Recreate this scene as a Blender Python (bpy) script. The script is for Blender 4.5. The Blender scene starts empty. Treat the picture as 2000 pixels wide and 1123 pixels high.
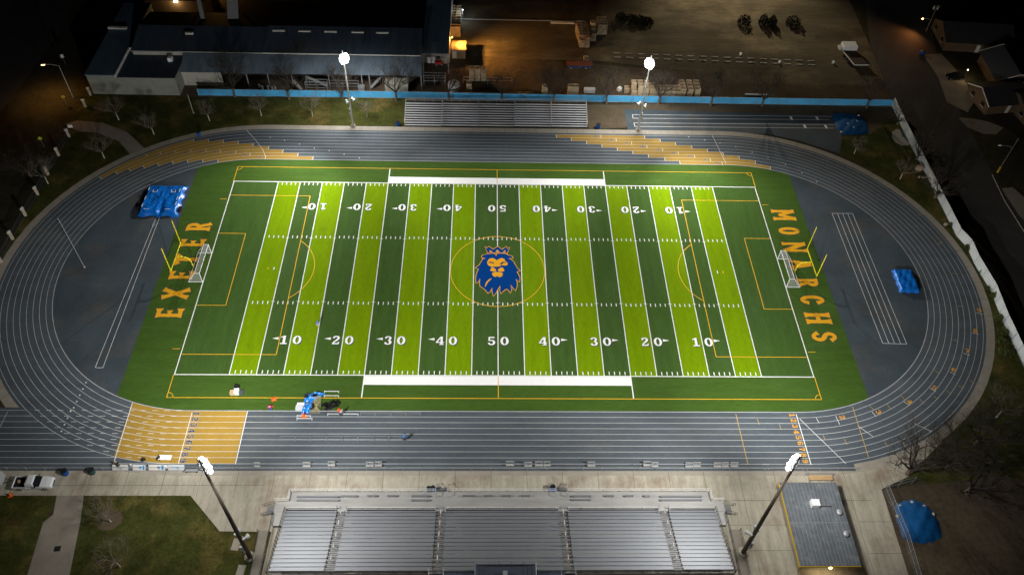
import bpy, bmesh, math, random
from math import sin, cos, pi, radians, atan2, hypot, sqrt
from mathutils import Vector, Matrix, Euler
from mathutils.geometry import tessellate_polygon
S = bpy.context.scene
COL = S.collection
random.seed(7)

# ------------------------------------------------------------------ camera (solved from the football field's own dimensions)
CAM = Vector((-2.302, -104.769, 115.893))
ROT = Euler((0.714287, -0.029553, -0.015487), 'XYZ')
FPX = 1594.95
cd = bpy.data.cameras.new('drone_camera')
cd.sensor_width = 36.0
cd.lens = FPX * 36.0 / 2000.0
cd.clip_start = 1.0
cd.clip_end = 3000.0
cam = bpy.data.objects.new('drone_camera', cd)
COL.objects.link(cam)
cam.location = CAM
cam.rotation_euler = ROT
S.camera = cam
RM = ROT.to_matrix()

def at(u, v, z=0.0):
    "world point at height z that the photograph shows at pixel (u, v)"
    d = RM @ Vector(((u - 1000) / FPX, -(v - 561.5) / FPX, -1.0))
    t = (z - CAM.z) / d.z
    p = CAM + d * t
    return Vector((p.x, p.y, z))

def px(p):
    d = RM.transposed() @ (Vector(p) - CAM)
    return 1000 + FPX * d.x / -d.z, 561.5 - FPX * d.y / -d.z

def tall(u, v, vt):
    "height of an upright whose foot is at (u, v) and whose top is at picture row vt"
    g = at(u, v)
    lo, hi = 0.0, 60.0
    for _ in range(40):
        m = (lo + hi) / 2
        if px((g.x, g.y, m))[1] > vt: lo = m
        else: hi = m
    return lo

# ------------------------------------------------------------------ materials
MATS = {}
def lin(c):
    return tuple(((x / 255) / 12.92 if x <= 10 else ((x / 255 + 0.055) / 1.055) ** 2.4) for x in c)

def mat(name, col, rough=0.8, metal=0.0, var=0.0, scale=1.0, fine=0.0, fscale=20.0, stretch=None, bump=0.0, col2=None, patch=0.0, pscale=0.05, spec=0.3):
    "principled surface: var = broad mottling, fine = fine grain, patch/col2 = irregular worn patches of a second colour"
    if name in MATS: return MATS[name]
    m = bpy.data.materials.new(name); m.use_nodes = True
    nt = m.node_tree; N = nt.nodes; L = nt.links
    b = N['Principled BSDF']
    b.inputs['Roughness'].default_value = rough
    b.inputs['Metallic'].default_value = metal
    b.inputs['Specular IOR Level'].default_value = spec
    b.inputs['Base Color'].default_value = (*col, 1)
    if var or fine or patch or bump:
        geo = N.new('ShaderNodeNewGeometry')
        vec = geo.outputs['Position']
        if stretch:
            mp = N.new('ShaderNodeMapping'); mp.inputs['Scale'].default_value = stretch
            L.new(vec, mp.inputs['Vector']); svec = mp.outputs['Vector']
        else: svec = vec
        cur = None
        def noise(sc, det, v):
            n = N.new('ShaderNodeTexNoise'); n.inputs['Scale'].default_value = sc; n.inputs['Detail'].default_value = det
            n.inputs['Roughness'].default_value = 0.62
            L.new(v, n.inputs['Vector']); return n.outputs['Fac']
        def mix(a, bcol, fac, mode='MIX'):
            x = N.new('ShaderNodeMix'); x.data_type = 'RGBA'; x.blend_type = mode; x.clamp_factor = True
            if hasattr(fac, 'links'): L.new(fac, x.inputs['Factor'])
            else: x.inputs['Factor'].default_value = fac
            for s, val in ((x.inputs['A'], a), (x.inputs['B'], bcol)):
                if hasattr(val, 'links'): L.new(val, s)
                else: s.default_value = (*val, 1)
            return x.outputs['Result']
        cur = tuple(col)
        if patch:
            f = noise(pscale, 6, vec)
            r = N.new('ShaderNodeMapRange'); r.inputs[1].default_value = 0.5; r.inputs[2].default_value = 0.72
            r.inputs[4].default_value = patch; L.new(f, r.inputs[0])
            cur = mix(cur, col2, r.outputs[0])
        def mult(curc, f, amt):
            r = N.new('ShaderNodeMapRange'); r.inputs[1].default_value = 0.25; r.inputs[2].default_value = 0.75
            r.inputs[3].default_value = 1 - amt; r.inputs[4].default_value = 1 + amt; L.new(f, r.inputs[0])
            cc = N.new('ShaderNodeCombineColor')
            for i in range(3): L.new(r.outputs[0], cc.inputs[i])
            return mix(curc, cc.outputs[0], 1.0, 'MULTIPLY')
        if var: cur = mult(cur, noise(scale, 5, svec), var)
        if fine:
            ff = noise(fscale, 3, svec); cur = mult(cur, ff, fine)
        if hasattr(cur, 'links'): L.new(cur, b.inputs['Base Color'])
        if bump:
            bn = N.new('ShaderNodeBump'); bn.inputs['Strength'].default_value = bump; bn.inputs['Distance'].default_value = 0.05
            L.new(noise(fscale, 4, svec), bn.inputs['Height']); L.new(bn.outputs['Normal'], b.inputs['Normal'])
    MATS[name] = m
    return m

def emit(name, col, strength):
    if name in MATS: return MATS[name]
    m = bpy.data.materials.new(name); m.use_nodes = True
    nt = m.node_tree; nt.nodes.clear()
    e = nt.nodes.new('ShaderNodeEmission'); e.inputs[0].default_value = (*col, 1); e.inputs[1].default_value = strength
    o = nt.nodes.new('ShaderNodeOutputMaterial'); nt.links.new(e.outputs[0], o.inputs[0])
    m.cycles.emission_sampling = 'NONE'
    MATS[name] = m
    return m

# ------------------------------------------------------------------ mesh building
class MB:
    def __init__(s): s.v = []; s.f = []
    def add(s, vs, fs):
        o = len(s.v); s.v += [tuple(p) for p in vs]; s.f += [tuple(i + o for i in f) for f in fs]; return s
    def box(s, x0, x1, y0, y1, z0, z1):
        return s.add([(x0,y0,z0),(x1,y0,z0),(x1,y1,z0),(x0,y1,z0),(x0,y0,z1),(x1,y0,z1),(x1,y1,z1),(x0,y1,z1)],
                     [(0,3,2,1),(4,5,6,7),(0,1,5,4),(1,2,6,5),(2,3,7,6),(3,0,4,7)])
    def cbox(s, c, d):
        return s.box(c[0]-d[0]/2,c[0]+d[0]/2,c[1]-d[1]/2,c[1]+d[1]/2,c[2]-d[2]/2,c[2]+d[2]/2)
    def bar(s, p, q, w, h=None):
        h = h or w; p = Vector(p); q = Vector(q); d = (q - p)
        if d.length < 1e-6: return s
        d.normalize(); up = Vector((0,0,1)) if abs(d.z) < 0.95 else Vector((0,1,0))
        a = d.cross(up).normalized(); b = a.cross(d).normalized()
        c = [a*i*w/2 + b*j*h/2 for i, j in ((-1,-1),(1,-1),(1,1),(-1,1))]
        return s.add([p+k for k in c]+[q+k for k in c], [(0,1,2,3),(4,7,6,5),(0,4,5,1),(1,5,6,2),(2,6,7,3),(3,7,4,0)])
    def tube(s, p, q, r0, r1=None, n=8, cap=True):
        r1 = r0 if r1 is None else r1; p = Vector(p); q = Vector(q); d = (q-p)
        if d.length < 1e-6: return s
        d.normalize(); up = Vector((0,0,1)) if abs(d.z) < 0.95 else Vector((1,0,0))
        a = d.cross(up).normalized(); b = d.cross(a).normalized()
        ring = [(cos(2*pi*i/n), sin(2*pi*i/n)) for i in range(n)]
        vs = [p+(a*c+b*t)*r0 for c, t in ring]+[q+(a*c+b*t)*r1 for c, t in ring]
        fs = [(i,(i+1)%n,n+(i+1)%n,n+i) for i in range(n)]
        if cap: fs += [tuple(range(n))[::-1], tuple(range(n,2*n))]
        return s.add(vs, fs)
    def path(s, pts, r, n=6):
        for a, b in zip(pts, pts[1:]): s.tube(a, b, r, n=n)
        return s
    def poly(s, pts, z, holes=()):
        "flat sheet at height z"
        loops = [[Vector((p[0], p[1], 0)) for p in l] for l in [pts, *holes]]
        tris = tessellate_polygon(loops); flat = [p for l in loops for p in l]; fs = []
        for t in tris:
            a, b, c = (flat[i] for i in t)
            cr = (b-a).cross(c-a).z
            if abs(cr) < 1e-9: continue
            fs.append(tuple(t) if cr > 0 else tuple(t[::-1]))
        return s.add([(p.x,p.y,z) for p in flat], fs)
    def prism(s, pts, z0, z1):
        n = len(pts)
        if sum(pts[i][0]*pts[(i+1)%n][1]-pts[(i+1)%n][0]*pts[i][1] for i in range(n)) < 0: pts = pts[::-1]
        s.poly(pts, z1)
        return s.add([(p[0],p[1],z0) for p in pts]+[(p[0],p[1],z1) for p in pts], [(i,(i+1)%n,n+(i+1)%n,n+i) for i in range(n)])
    def rect(s, x0, x1, y0, y1, z):
        return s.add([(x0,y0,z),(x1,y0,z),(x1,y1,z),(x0,y1,z)], [(0,1,2,3)])
    def line(s, p, q, w, z):
        p = Vector((p[0],p[1])); q = Vector((q[0],q[1])); d = (q-p).normalized(); n = Vector((-d.y,d.x))*w/2
        return s.add([(*(p-n),z),(*(q-n),z),(*(q+n),z),(*(p+n),z)], [(0,1,2,3)])
    def strip(s, pts, w, z):
        "painted line along a polyline"
        P = [Vector((p[0],p[1])) for p in pts]; n = len(P); vs = []
        W = w if isinstance(w, (list, tuple)) else [w]*n
        for i in range(n):
            d = (P[min(i+1,n-1)]-P[max(i-1,0)]); d = d.normalized() if d.length else Vector((1,0)); m = Vector((-d.y,d.x))*W[i]/2
            vs += [(*(P[i]-m),z),(*(P[i]+m),z)]
        return s.add(vs, [(2*i,2*i+2,2*i+3,2*i+1) for i in range(n-1)])
    def quad(s, *p): return s.add(p, [(0,1,2,3)] if len(p) == 4 else [tuple(range(len(p)))])
    def sphere(s, c, r, seg=8, rings=5, sc=(1,1,1)):
        vs = []; fs = []
        for j in range(rings+1):
            t = pi*j/rings
            for i in range(seg):
                a = 2*pi*i/seg; vs.append((c[0]+r*sc[0]*sin(t)*cos(a), c[1]+r*sc[1]*sin(t)*sin(a), c[2]+r*sc[2]*cos(t)))
        for j in range(rings):
            for i in range(seg): fs.append((j*seg+i,(j+1)*seg+i,(j+1)*seg+(i+1)%seg,j*seg+(i+1)%seg))
        return s.add(vs, fs)
    def shift(s, d):
        s.v = [(a+d[0],b+d[1],c+d[2]) for a,b,c in s.v]; return s
    def build(s, name, m, parent=None, smooth=False, loc=None):
        me = bpy.data.meshes.new(name); me.from_pydata(s.v, [], s.f); me.update()
        if smooth: me.polygons.foreach_set('use_smooth', [True]*len(me.polygons))
        ms = m if isinstance(m, (list, tuple)) else [m]
        for k in ms: me.materials.append(k)
        o = bpy.data.objects.new(name, me); COL.objects.link(o)
        if parent: o.parent = parent
        if loc is not None: o.location = loc
        return o

def struct(o): o['kind'] = 'structure'; return o
def tag(o, label, cat, group=None):
    o['label'] = label; o['category'] = cat
    if group: o['group'] = group
    return o
def thing(name, label, cat, loc=(0,0,0), rz=0.0, group=None):
    o = bpy.data.objects.new(name, None); COL.objects.link(o)
    o.location = loc; o.rotation_euler = (0,0,rz); o.empty_display_size = 0.3
    return tag(o, label, cat, group)
KIDS = {}
def copy_tree(o, parent=None):
    c = o.copy(); COL.objects.link(c)
    if parent: c.parent = parent
    for ch in [k for k in bpy.data.objects if k.parent is o]: copy_tree(ch, c)
    return c
def place(src, used, loc, rz=0.0, label=None, scale=None):
    "the first call moves the original, later calls copy it"
    o = copy_tree(src) if used else src
    o.location = loc; o.rotation_euler = (0,0,rz)
    if label: o['label'] = label
    if scale: o.scale = scale if hasattr(scale, '__len__') else (scale,)*3
    return o
ORD = ['first','second','third','fourth','fifth','sixth','seventh','eighth','ninth','tenth','eleventh','twelfth','thirteenth','fourteenth','fifteenth','sixteenth','seventeenth','eighteenth','nineteenth','twentieth','twenty-first','twenty-second','twenty-third','twenty-fourth','twenty-fifth','twenty-sixth','twenty-seventh','twenty-eighth','twenty-ninth','thirtieth','thirty-first','thirty-second','thirty-third','thirty-fourth']

# ------------------------------------------------------------------ palette
white_paint = mat('white_line_paint', (0.86,0.87,0.86), 0.7, var=0.05, scale=2)
yellow_paint = mat('yellow_line_paint', (0.75,0.42,0.02), 0.7, var=0.05, scale=2)
gold_paint = mat('gold_letter_turf', (0.78,0.38,0.018), 0.9, fine=0.08, fscale=6, spec=0.05)
blue_turf = mat('blue_emblem_turf', (0.001,0.046,0.23), 0.9, fine=0.12, fscale=6, spec=0.03)
shadow_paint = mat('dark_number_border', (0.035,0.05,0.05), 0.8)
turf_dark = mat('dark_green_turf', (0.050,0.102,0.020), 0.9, var=0.16, scale=0.25, fine=0.16, fscale=1.6, stretch=(4,0.5,1), patch=0.6, col2=(0.062,0.112,0.034), pscale=0.06, bump=0.3, spec=0.05)
turf_edge = mat('mid_green_turf', (0.049,0.100,0.014), 0.9, var=0.16, scale=0.2, fine=0.2, fscale=1.6, stretch=(0.5,4,1), patch=0.8, col2=(0.062,0.125,0.026), pscale=0.05, bump=0.3, spec=0.1)
turf_lime = mat('lime_green_turf', (0.160,0.270,0.002), 0.9, var=0.13, scale=0.25, fine=0.16, fscale=1.6, stretch=(4,0.5,1), patch=0.4, col2=(0.178,0.27,0.006), pscale=0.09, bump=0.3, spec=0.03)
track_mat = mat('blue_grey_track', (0.078,0.097,0.116), 0.75, var=0.2, scale=0.3, fine=0.16, fscale=3, stretch=(0.4,1.6,1), patch=0.7, col2=(0.105,0.113,0.116), pscale=0.07, bump=0.2)
dzone_mat = mat('worn_blue_rubber_apron', (0.053,0.072,0.087), 0.75, var=0.26, scale=0.16, fine=0.12, fscale=2.0, patch=0.7, col2=(0.10,0.092,0.08), pscale=0.12, bump=0.2)
gold_track = mat('gold_track_rubber', (0.355,0.22,0.036), 0.75, var=0.10, scale=0.3, fine=0.08, fscale=3, patch=0.4, col2=(0.34,0.22,0.065), pscale=0.2)
navy_paint = mat('navy_number_paint', (0.02,0.035,0.09), 0.7)
orange_paint = mat('orange_number_paint', (0.75,0.36,0.03), 0.7)
concrete = mat('worn_concrete', (0.40,0.37,0.295), 0.85, var=0.28, scale=0.5, fine=0.12, fscale=4, stretch=(2.2,0.35,1), patch=0.9, col2=(0.25,0.185,0.135), pscale=0.19, bump=0.15)
concrete_path = mat('grey_concrete_path', (0.26,0.23,0.19), 0.85, var=0.18, scale=0.4, fine=0.1, fscale=5, patch=0.5, col2=(0.19,0.165,0.14), pscale=0.15)
kerb_conc = mat('pale_kerb_concrete', (0.33,0.30,0.25), 0.85, var=0.14, scale=0.6, fine=0.1, fscale=5)
joint_mat = mat('dark_concrete_joint', (0.09,0.075,0.055), 0.9)
grass = mat('winter_lawn', (0.047,0.052,0.013), 0.95, var=0.5, scale=0.30, fine=0.35, fscale=2.2, patch=0.85, col2=(0.15,0.105,0.035), pscale=0.16, bump=0.5, spec=0.05)
dirt = mat('brown_dirt', (0.085,0.066,0.045), 0.95, var=0.35, scale=0.12, fine=0.25, fscale=1.4, patch=0.8, col2=(0.15,0.115,0.07), pscale=0.05, bump=0.4, spec=0.05)
yard_dirt = mat('pale_yard_gravel', (0.10,0.082,0.055), 0.95, var=0.55, scale=0.07, fine=0.22, fscale=1.0, stretch=(0.35,1.6,1), patch=0.9, col2=(0.25,0.205,0.125), pscale=0.05, bump=0.4, spec=0.05)
bare_dirt = mat('bare_dirt_strip', (0.10,0.078,0.052), 0.95, var=0.3, scale=0.3, fine=0.25, fscale=2.5, patch=0.7, col2=(0.07,0.062,0.03), pscale=0.15, bump=0.4, spec=0.05)
base_ground = mat('dark_scrub_ground', (0.045,0.042,0.026), 0.95, var=0.45, scale=0.08, fine=0.25, fscale=1.0, patch=0.6, col2=(0.07,0.055,0.035), pscale=0.05, spec=0.05)
asphalt = mat('old_asphalt', (0.055,0.052,0.05), 0.85, var=0.2, scale=0.15, fine=0.15, fscale=2.5, patch=0.6, col2=(0.085,0.08,0.072), pscale=0.06)
alu = mat('brushed_aluminium', (0.24,0.255,0.28), 0.52, 0.55, var=0.08, scale=0.8, stretch=(0.3,3,1), spec=0.5)
alu_deck = mat('worn_aluminium_deck', (0.40,0.395,0.385), 0.5, 0.35, var=0.15, scale=0.6, stretch=(0.3,2,1), patch=0.4, col2=(0.28,0.27,0.26), pscale=0.3)
alu_plank = mat('pale_aluminium_plank', (0.80,0.83,0.87), 0.5, 0.1, var=0.06, scale=0.8)
alu_solid = mat('blue_grey_decking', (0.56,0.61,0.68), 0.55, 0.1, var=0.1, scale=0.8)
galv = mat('galvanised_steel', (0.42,0.44,0.46), 0.5, 0.5)
dark_steel = mat('dark_steel', (0.05,0.052,0.055), 0.55, 0.3)
brown_pole = mat('backlit_dark_pole', (0.085,0.07,0.055), 0.6, 0.2, var=0.2, scale=2)  # backlit shade of the near poles is put into this dark colour
pale_pole = mat('pale_grey_pole', (0.50,0.52,0.50), 0.6, 0.1, var=0.1, scale=2)
goal_yellow = mat('yellow_goalpost_paint', (0.85,0.72,0.02), 0.45)
white_metal = mat('white_powder_coat', (0.80,0.81,0.82), 0.45)
black_rubber = mat('black_rubber', (0.012,0.012,0.013), 0.7)
black_cloth = mat('black_fabric', (0.014,0.014,0.018), 0.9)
blue_tarp = mat('blue_vinyl_tarp', (0.004,0.14,0.56), 0.34, var=0.22, scale=0.9, bump=0.35, fscale=0.9, spec=0.6)
dull_tarp = mat('dull_blue_tarp', (0.003,0.085,0.26), 0.5, var=0.25, scale=0.7, bump=0.8, fscale=1.5, patch=0.5, col2=(0.01,0.03,0.10), pscale=0.25, spec=0.4)
screen_blue = mat('blue_windscreen_mesh', (0.075,0.40,0.74), 0.8, var=0.20, scale=0.35, fine=0.08, fscale=3, patch=0.5, col2=(0.13,0.36,0.58), pscale=0.2)
white_screen = mat('pale_windscreen_mesh', (0.50,0.54,0.54), 0.8, var=0.12, scale=0.5, fine=0.06, fscale=3)
bark = mat('grey_bark', (0.12,0.095,0.07), 0.9, var=0.3, scale=3)
pale_bark = mat('whitewashed_trunk', (0.42,0.38,0.31), 0.85, var=0.2, scale=3)
twig = mat('bare_twigs', (0.15,0.125,0.10), 0.9, var=0.3, scale=2)
dark_twig = mat('dark_bare_twigs', (0.045,0.037,0.03), 0.9, var=0.3, scale=2)
leaf = mat('shrub_leaves', (0.055,0.075,0.014), 0.8, var=0.5, scale=1.5)
stucco = mat('pale_stucco_wall', (0.42,0.41,0.36), 0.9, var=0.14, scale=0.6, fine=0.06, fscale=4)
tin = mat('blue_grey_tin_roof', (0.11,0.175,0.26), 0.55, 0.2, var=0.22, scale=0.5, stretch=(3,0.25,1))
old_tin = mat('old_dark_tin_roof', (0.042,0.062,0.092), 0.7, 0.1, var=0.35, scale=0.5, stretch=(2,0.2,1), patch=0.7, col2=(0.055,0.042,0.034), pscale=0.12)
lean_tin = mat('pale_lean_to_tin', (0.15,0.20,0.255), 0.6, 0.15, var=0.25, scale=0.4, stretch=(2.5,0.4,1), patch=0.5, col2=(0.08,0.095,0.12), pscale=0.12)
bin_wood = mat('weathered_bin_wood', (0.42,0.33,0.22), 0.9, var=0.25, scale=1.2)
bin_dark = mat('dark_bin_inside', (0.05,0.035,0.022), 0.95)
trim_white = mat('white_trim', (0.62,0.62,0.58), 0.7)
gutter_yellow = mat('yellow_fascia_paint', (0.55,0.36,0.02), 0.6)
roof_grey = mat('grey_membrane_roof', (0.125,0.145,0.165), 0.6, 0.1, var=0.22, scale=0.7, stretch=(1.4,0.8,1), patch=0.9, col2=(0.22,0.235,0.25), pscale=0.8)
glass_dark = mat('dark_glass', (0.01,0.012,0.015), 0.08, spec=0.6)
car_white = mat('white_car_paint', (0.72,0.74,0.76), 0.25, spec=0.5)
car_black = mat('black_car_paint', (0.01,0.01,0.013), 0.2, spec=0.5)
shingle = mat('dark_roof_shingles', (0.035,0.034,0.036), 0.9, var=0.2, scale=0.8, fine=0.2, fscale=5)
tan_wall = mat('tan_house_wall', (0.11,0.075,0.045), 0.9, var=0.1, scale=1)
skin = mat('skin', (0.42,0.24,0.16), 0.6)
cloth_blue = mat('royal_blue_shirt', (0.01,0.17,0.52), 0.85)
cloth_grey = mat('grey_shirt', (0.36,0.40,0.40), 0.85)
cloth_navy = mat('navy_trousers', (0.015,0.02,0.04), 0.9)
cloth_tan = mat('tan_trousers', (0.5,0.42,0.30), 0.9)
hair_mat = mat('dark_hair', (0.012,0.009,0.008), 0.7)
orange_plastic = mat('orange_plastic', (0.75,0.13,0.02), 0.5)
red_plastic = mat('red_plastic', (0.5,0.03,0.03), 0.5)
grey_plastic = mat('light_grey_plastic', (0.55,0.57,0.6), 0.5)
blue_plastic = mat('blue_plastic', (0.01,0.07,0.28), 0.5)
steel_tank = mat('galvanised_tank', (0.5,0.52,0.55), 0.4, 0.5)
FAR_E, NEAR_E, SPILL_F, SPILL_N, APRON_N, CORNER_N = 57000, 56000, 21000, 18000, 40000, 26000
ORANGE_E, YARD_E, LAMP_L, LAMP_R = 3200, 130000, 2300, 1900
SKY_S, EXPO = 0.05, 0.0
# ================================================================== GROUND, TRACK, FIELD
YD = 0.9144
CX = 50.3; R0 = 31.55; LW = 1.075
def stadium(R, n=40):
    pts = []
    for i in range(n+1):
        a = pi/2 - pi*i/n; pts.append((CX+R*cos(a), R*sin(a)))
    for i in range(n+1):
        a = -pi/2 - pi*i/n; pts.append((-CX+R*cos(a), R*sin(a)))
    return pts
def G2(*uv): return [tuple(at(u, v)[:2]) for u, v in uv]

g = MB().rect(-900, 900, -300, 1500, -0.03); struct(g.build('ground', base_ground))
def patch(name, m, pts, z): return struct(MB().poly(pts, z).build(name, m))

# lawns, dirt, roads, paving
patch('lawn', grass, G2((176,186),(350,186),(350,190),(800,192),(800,248),(700,246),(480,246),(380,262),(285,292),(262,262),(215,246),(150,240),(130,246),(150,215)), 0.000)
patch('lawn', grass, G2((-60,520),(0,500),(30,450),(80,370),(118,290),(140,250),(170,252),(215,262),(262,300),(270,300),(100,460),(0,620),(-60,700)), 0.000)
patch('lawn', grass, G2((1640,300),(1628,262),(1700,262),(1730,200),(1755,205),(1870,440),(1960,600),(2060,720),(2100,1123),(1900,1000),(1790,930),(1730,935),(1900,800),(1930,620),(1850,470),(1700,330)), 0.000)
patch('lawn', grass, G2((-150,966),(114,968),(88,1018),(40,1200),(-150,1200)), 0.000)
patch('lawn', grass, G2((163,968),(372,967),(430,1038),(530,1038),(500,1200),(100,1200),(157,1018)), 0.000)
patch('dirt_lot', bare_dirt, G2((1140,205),(1235,205),(1245,215),(1222,250),(1150,252)), 0.002)
patch('dirt_lot', bare_dirt, G2((1235,203),(1745,208),(1752,222),(1700,262),(1650,262),(1640,226),(1238,215)), 0.001)
patch('dirt_lot', dirt, G2((1722,955),(1960,930),(2200,980),(2300,1300),(1780,1200)), 0.003)
patch('dirt_yard', yard_dirt, G2((815,110),(1178,120),(1740,185),(1690,70),(1640,-40),(1640,-260),(500,-260),(500,0),(800,20)), -0.012)
patch('dirt_yard', dirt, G2((340,190),(1742,207),(1735,170),(815,100),(340,110)), -0.008)
patch('road', asphalt, G2((-260,560),(-80,330),(120,60),(200,-120),(420,-420),(120,-420),(-400,60),(-700,400)), -0.010)
patch('road', asphalt, G2((1700,90),(1660,-260),(1760,-260),(1830,110),(1850,170),(1935,330),(1965,380),(2400,1000),(2230,1000),(1985,700),(1890,480),(1790,260),(1745,205)), -0.010)
kb = MB()
for a, b in zip(G2((1938,342),(1962,392),(2000,452)), G2((1962,392),(2000,452),(2090,600))): kb.bar((*a,0.05), (*b,0.05), 0.18, 0.15)
struct(kb.build('road_kerb', kerb_conc))
patch('driveway', concrete_path, G2((1803,108),(1838,105),(1880,150),(1905,195),(1890,220),(1850,200),(1832,150)), -0.006)
patch('driveway', concrete_path, G2((1872,230),(1888,248),(1920,262),(1945,263),(1960,250),(1930,238),(1900,232)), -0.006)
patch('driveway', concrete_path, G2((1956,368),(1978,366),(2040,420),(2040,470),(1990,420)), -0.006)
patch('path', concrete_path, G2((128,243),(150,236),(200,240),(248,258),(290,297),(300,296),(285,306),(255,303),(232,276),(190,260),(150,256)), 0.006)
patch('path', concrete_path, G2((112,960),(165,960),(157,1018),(120,1200),(30,1200),(84,1020),(104,1004)), 0.004)
patch('pavement', concrete, G2((-260,917),(-260,967),(372,967.5),(429,1037),(530,1038),(470,1300),(1830,1300),(1722,955),(1775,930),(1840,862),(1800,840),(1700,890),(1600,890),(1600,900),(0,900)), 0.008)
jm = MB()
for k in range(25):
    x = -74 + 5.6*k
    y1 = -46.3 if -33 < x < 34 else (-47.0 if x < -33 else -60)
    if x > 60: y1 = -46
    jm.line((x,-42.5), (x+0.0,y1), 0.05, 0.013)
for p, q in (((-90,-44.9),(-36,-44.9)),((34,-47.5),(58,-47.5)),((34,-51.5),(44,-51.5)),((34,-55.5),(44,-55.5)),((55,-51),(66,-51)),((55,-56),(66,-56))): jm.line(p, q, 0.05, 0.0145)
struct(jm.build('pavement_joints', joint_mat))

# concrete kerb ring, then the track sheet over it
ring = MB().poly(stadium(43.25), 0.012); struct(ring.build('kerb_ring', kerb_conc))
rj = MB()
for k in range(28):
    x = -48 + 3.55*k; rj.line((x,41.8),(x,43.2),0.05,0.0165)
for k in range(22):
    for sx in (-1,1):
        a = -0.75+0.1*k
        rj.line((sx*(CX+41.8*cos(a)),41.8*sin(a)), (sx*(CX+43.2*cos(a)),43.2*sin(a)), 0.05, 0.0165)
struct(rj.build('kerb_joints', joint_mat))
track = struct(MB().poly(stadium(41.75), 0.018).build('running_track', track_mat))
ch = MB()
ch.poly([(-130,-42.45)]+[(-CX-20,-42.45),(57.0,-42.45),(57.0,-41.22),(-CX,-41.0),(-CX-15,-38),(-CX-22.6,-34.2),(-CX-26.5,-31.0),(-130,-31.0)], 0.0150)
struct(ch.build('sprint_chute', track_mat))
far = MB().poly(G2((1219,214),(1640,226),(1645,265),(1640,300),(1560,275),(1500,262),(1226,256)), 0.010)
runway = struct(far.build('jump_runway', dzone_mat))
dz = MB()
for sx in (-1, 1):
    n = 40; pts = []
    a0 = math.acos(12.9/31.35)
    for i in range(n+1):
        a = a0 - 2*a0*i/n; pts.append((sx*(CX+31.35*cos(a)), 31.35*sin(a)))
    dz.poly(pts, 0.0215)
struct(dz.build('track_apron', dzone_mat))
inner = MB().poly(stadium(31.5, 60), 0.0195)  # rubber margin under the field edge
struct(inner.build('track_margin', track_mat))

# ---- lane lines
ll = MB()
for k in range(10):
    p = stadium(R0+LW*k, 64); p.append(p[0])
    ll.strip(p, 0.06 if k else 0.08, 0.0235)
ll.build('lane_line', mat('worn_lane_paint', (0.66,0.68,0.68), 0.7, var=0.12, scale=0.6), track)
def lane_pt(R, s):
    "s runs along x on the far straight and on round the bends (clockwise positive to the right)"
    if abs(s) <= CX: return (s, R)
    sg = 1 if s > 0 else -1; a = (abs(s)-CX)/R
    return (sg*(CX+R*sin(a)), R*cos(a))
def s_from_u(k, u, lo, hi):
    R = R0+LW*(k+0.5); best = None
    for i in range(600):
        s = lo+(hi-lo)*i/599; x, y = lane_pt(R, s); e = abs(px((x,y,0))[0]-u)
        if best is None or e < best[0]: best = (e, s)
    return best[1]
def lane_seg(m, k, s0, s1, z):
    n = max(2, int(abs(s1-s0)/1.5)); Ra = R0+LW*k+0.002; Rb = R0+LW*(k+1)-0.002
    vs = []
    for i in range(n+1):
        s = s0+(s1-s0)*i/n
        Rm = R0+LW*(k+0.5)
        if abs(s) <= CX: vs += [(s,Ra,z),(s,Rb,z)]
        else:
            sg = 1 if s > 0 else -1; a = (abs(s)-CX)/Rm
            vs += [(sg*(CX+Ra*sin(a)),Ra*cos(a),z),(sg*(CX+Rb*sin(a)),Rb*cos(a),z)]
    m.add(vs, [(2*i,2*i+2,2*i+3,2*i+1) for i in range(n)])
def cross(m, k, s, w, z):
    Rm = R0+LW*(k+0.5); a = 0 if abs(s) <= CX else (abs(s)-CX)/Rm; sg = 1 if s > 0 else -1
    if a == 0: p, q = (s,R0+LW*k),(s,R0+LW*(k+1))
    else: p, q = [(sg*(CX+R*sin(a)),R*cos(a)) for R in (R0+LW*k, R0+LW*(k+1))]
    m.line(p, q, w, z)
gz = MB(); wl = MB(); marks = []
rs = [1086.6,1116,1146,1176,1206,1236,1267,1298,1328.6]; re = [1259.3,1289.7,1320,1350.6,1381.4,1412,1444,1476,1505]
for j in range(9):
    k = 8-j; a = s_from_u(k, rs[j], -10, 95); b = s_from_u(k, re[j], 0, 95)
    lane_seg(gz, k, a, b, 0.0222); cross(wl, k, a, 0.1, 0.025); cross(wl, k, b, 0.1, 0.025)
    mid = s_from_u(k, [1173.7,1203.5,1233.6,1263.8,1294,1325,1356,1387.5,1411][j], 0, 80); cross(wl, k, mid, 0.08, 0.025); marks.append((k, mid-1.1))
le = [611,582,553,524.3,495,465.2,436.4,407.6,378.8]; ls = [425.4,395.3,365.9,337.3,308.3,280.3,253,227,196.5]
lm = [518,489,460.5,430.6,402,372.5,342.6,314,287]
for k in range(9):
    a = s_from_u(k, ls[k], -105, -20); b = s_from_u(k, le[k], -90, -20)
    lane_seg(gz, k, a, b, 0.0222); cross(wl, k, a, 0.1, 0.025); cross(wl, k, b, 0.1, 0.025)
    mid = s_from_u(k, lm[k], -100, -20); cross(wl, k, mid, 0.08, 0.025); marks.append((k, mid-1.2))
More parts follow.
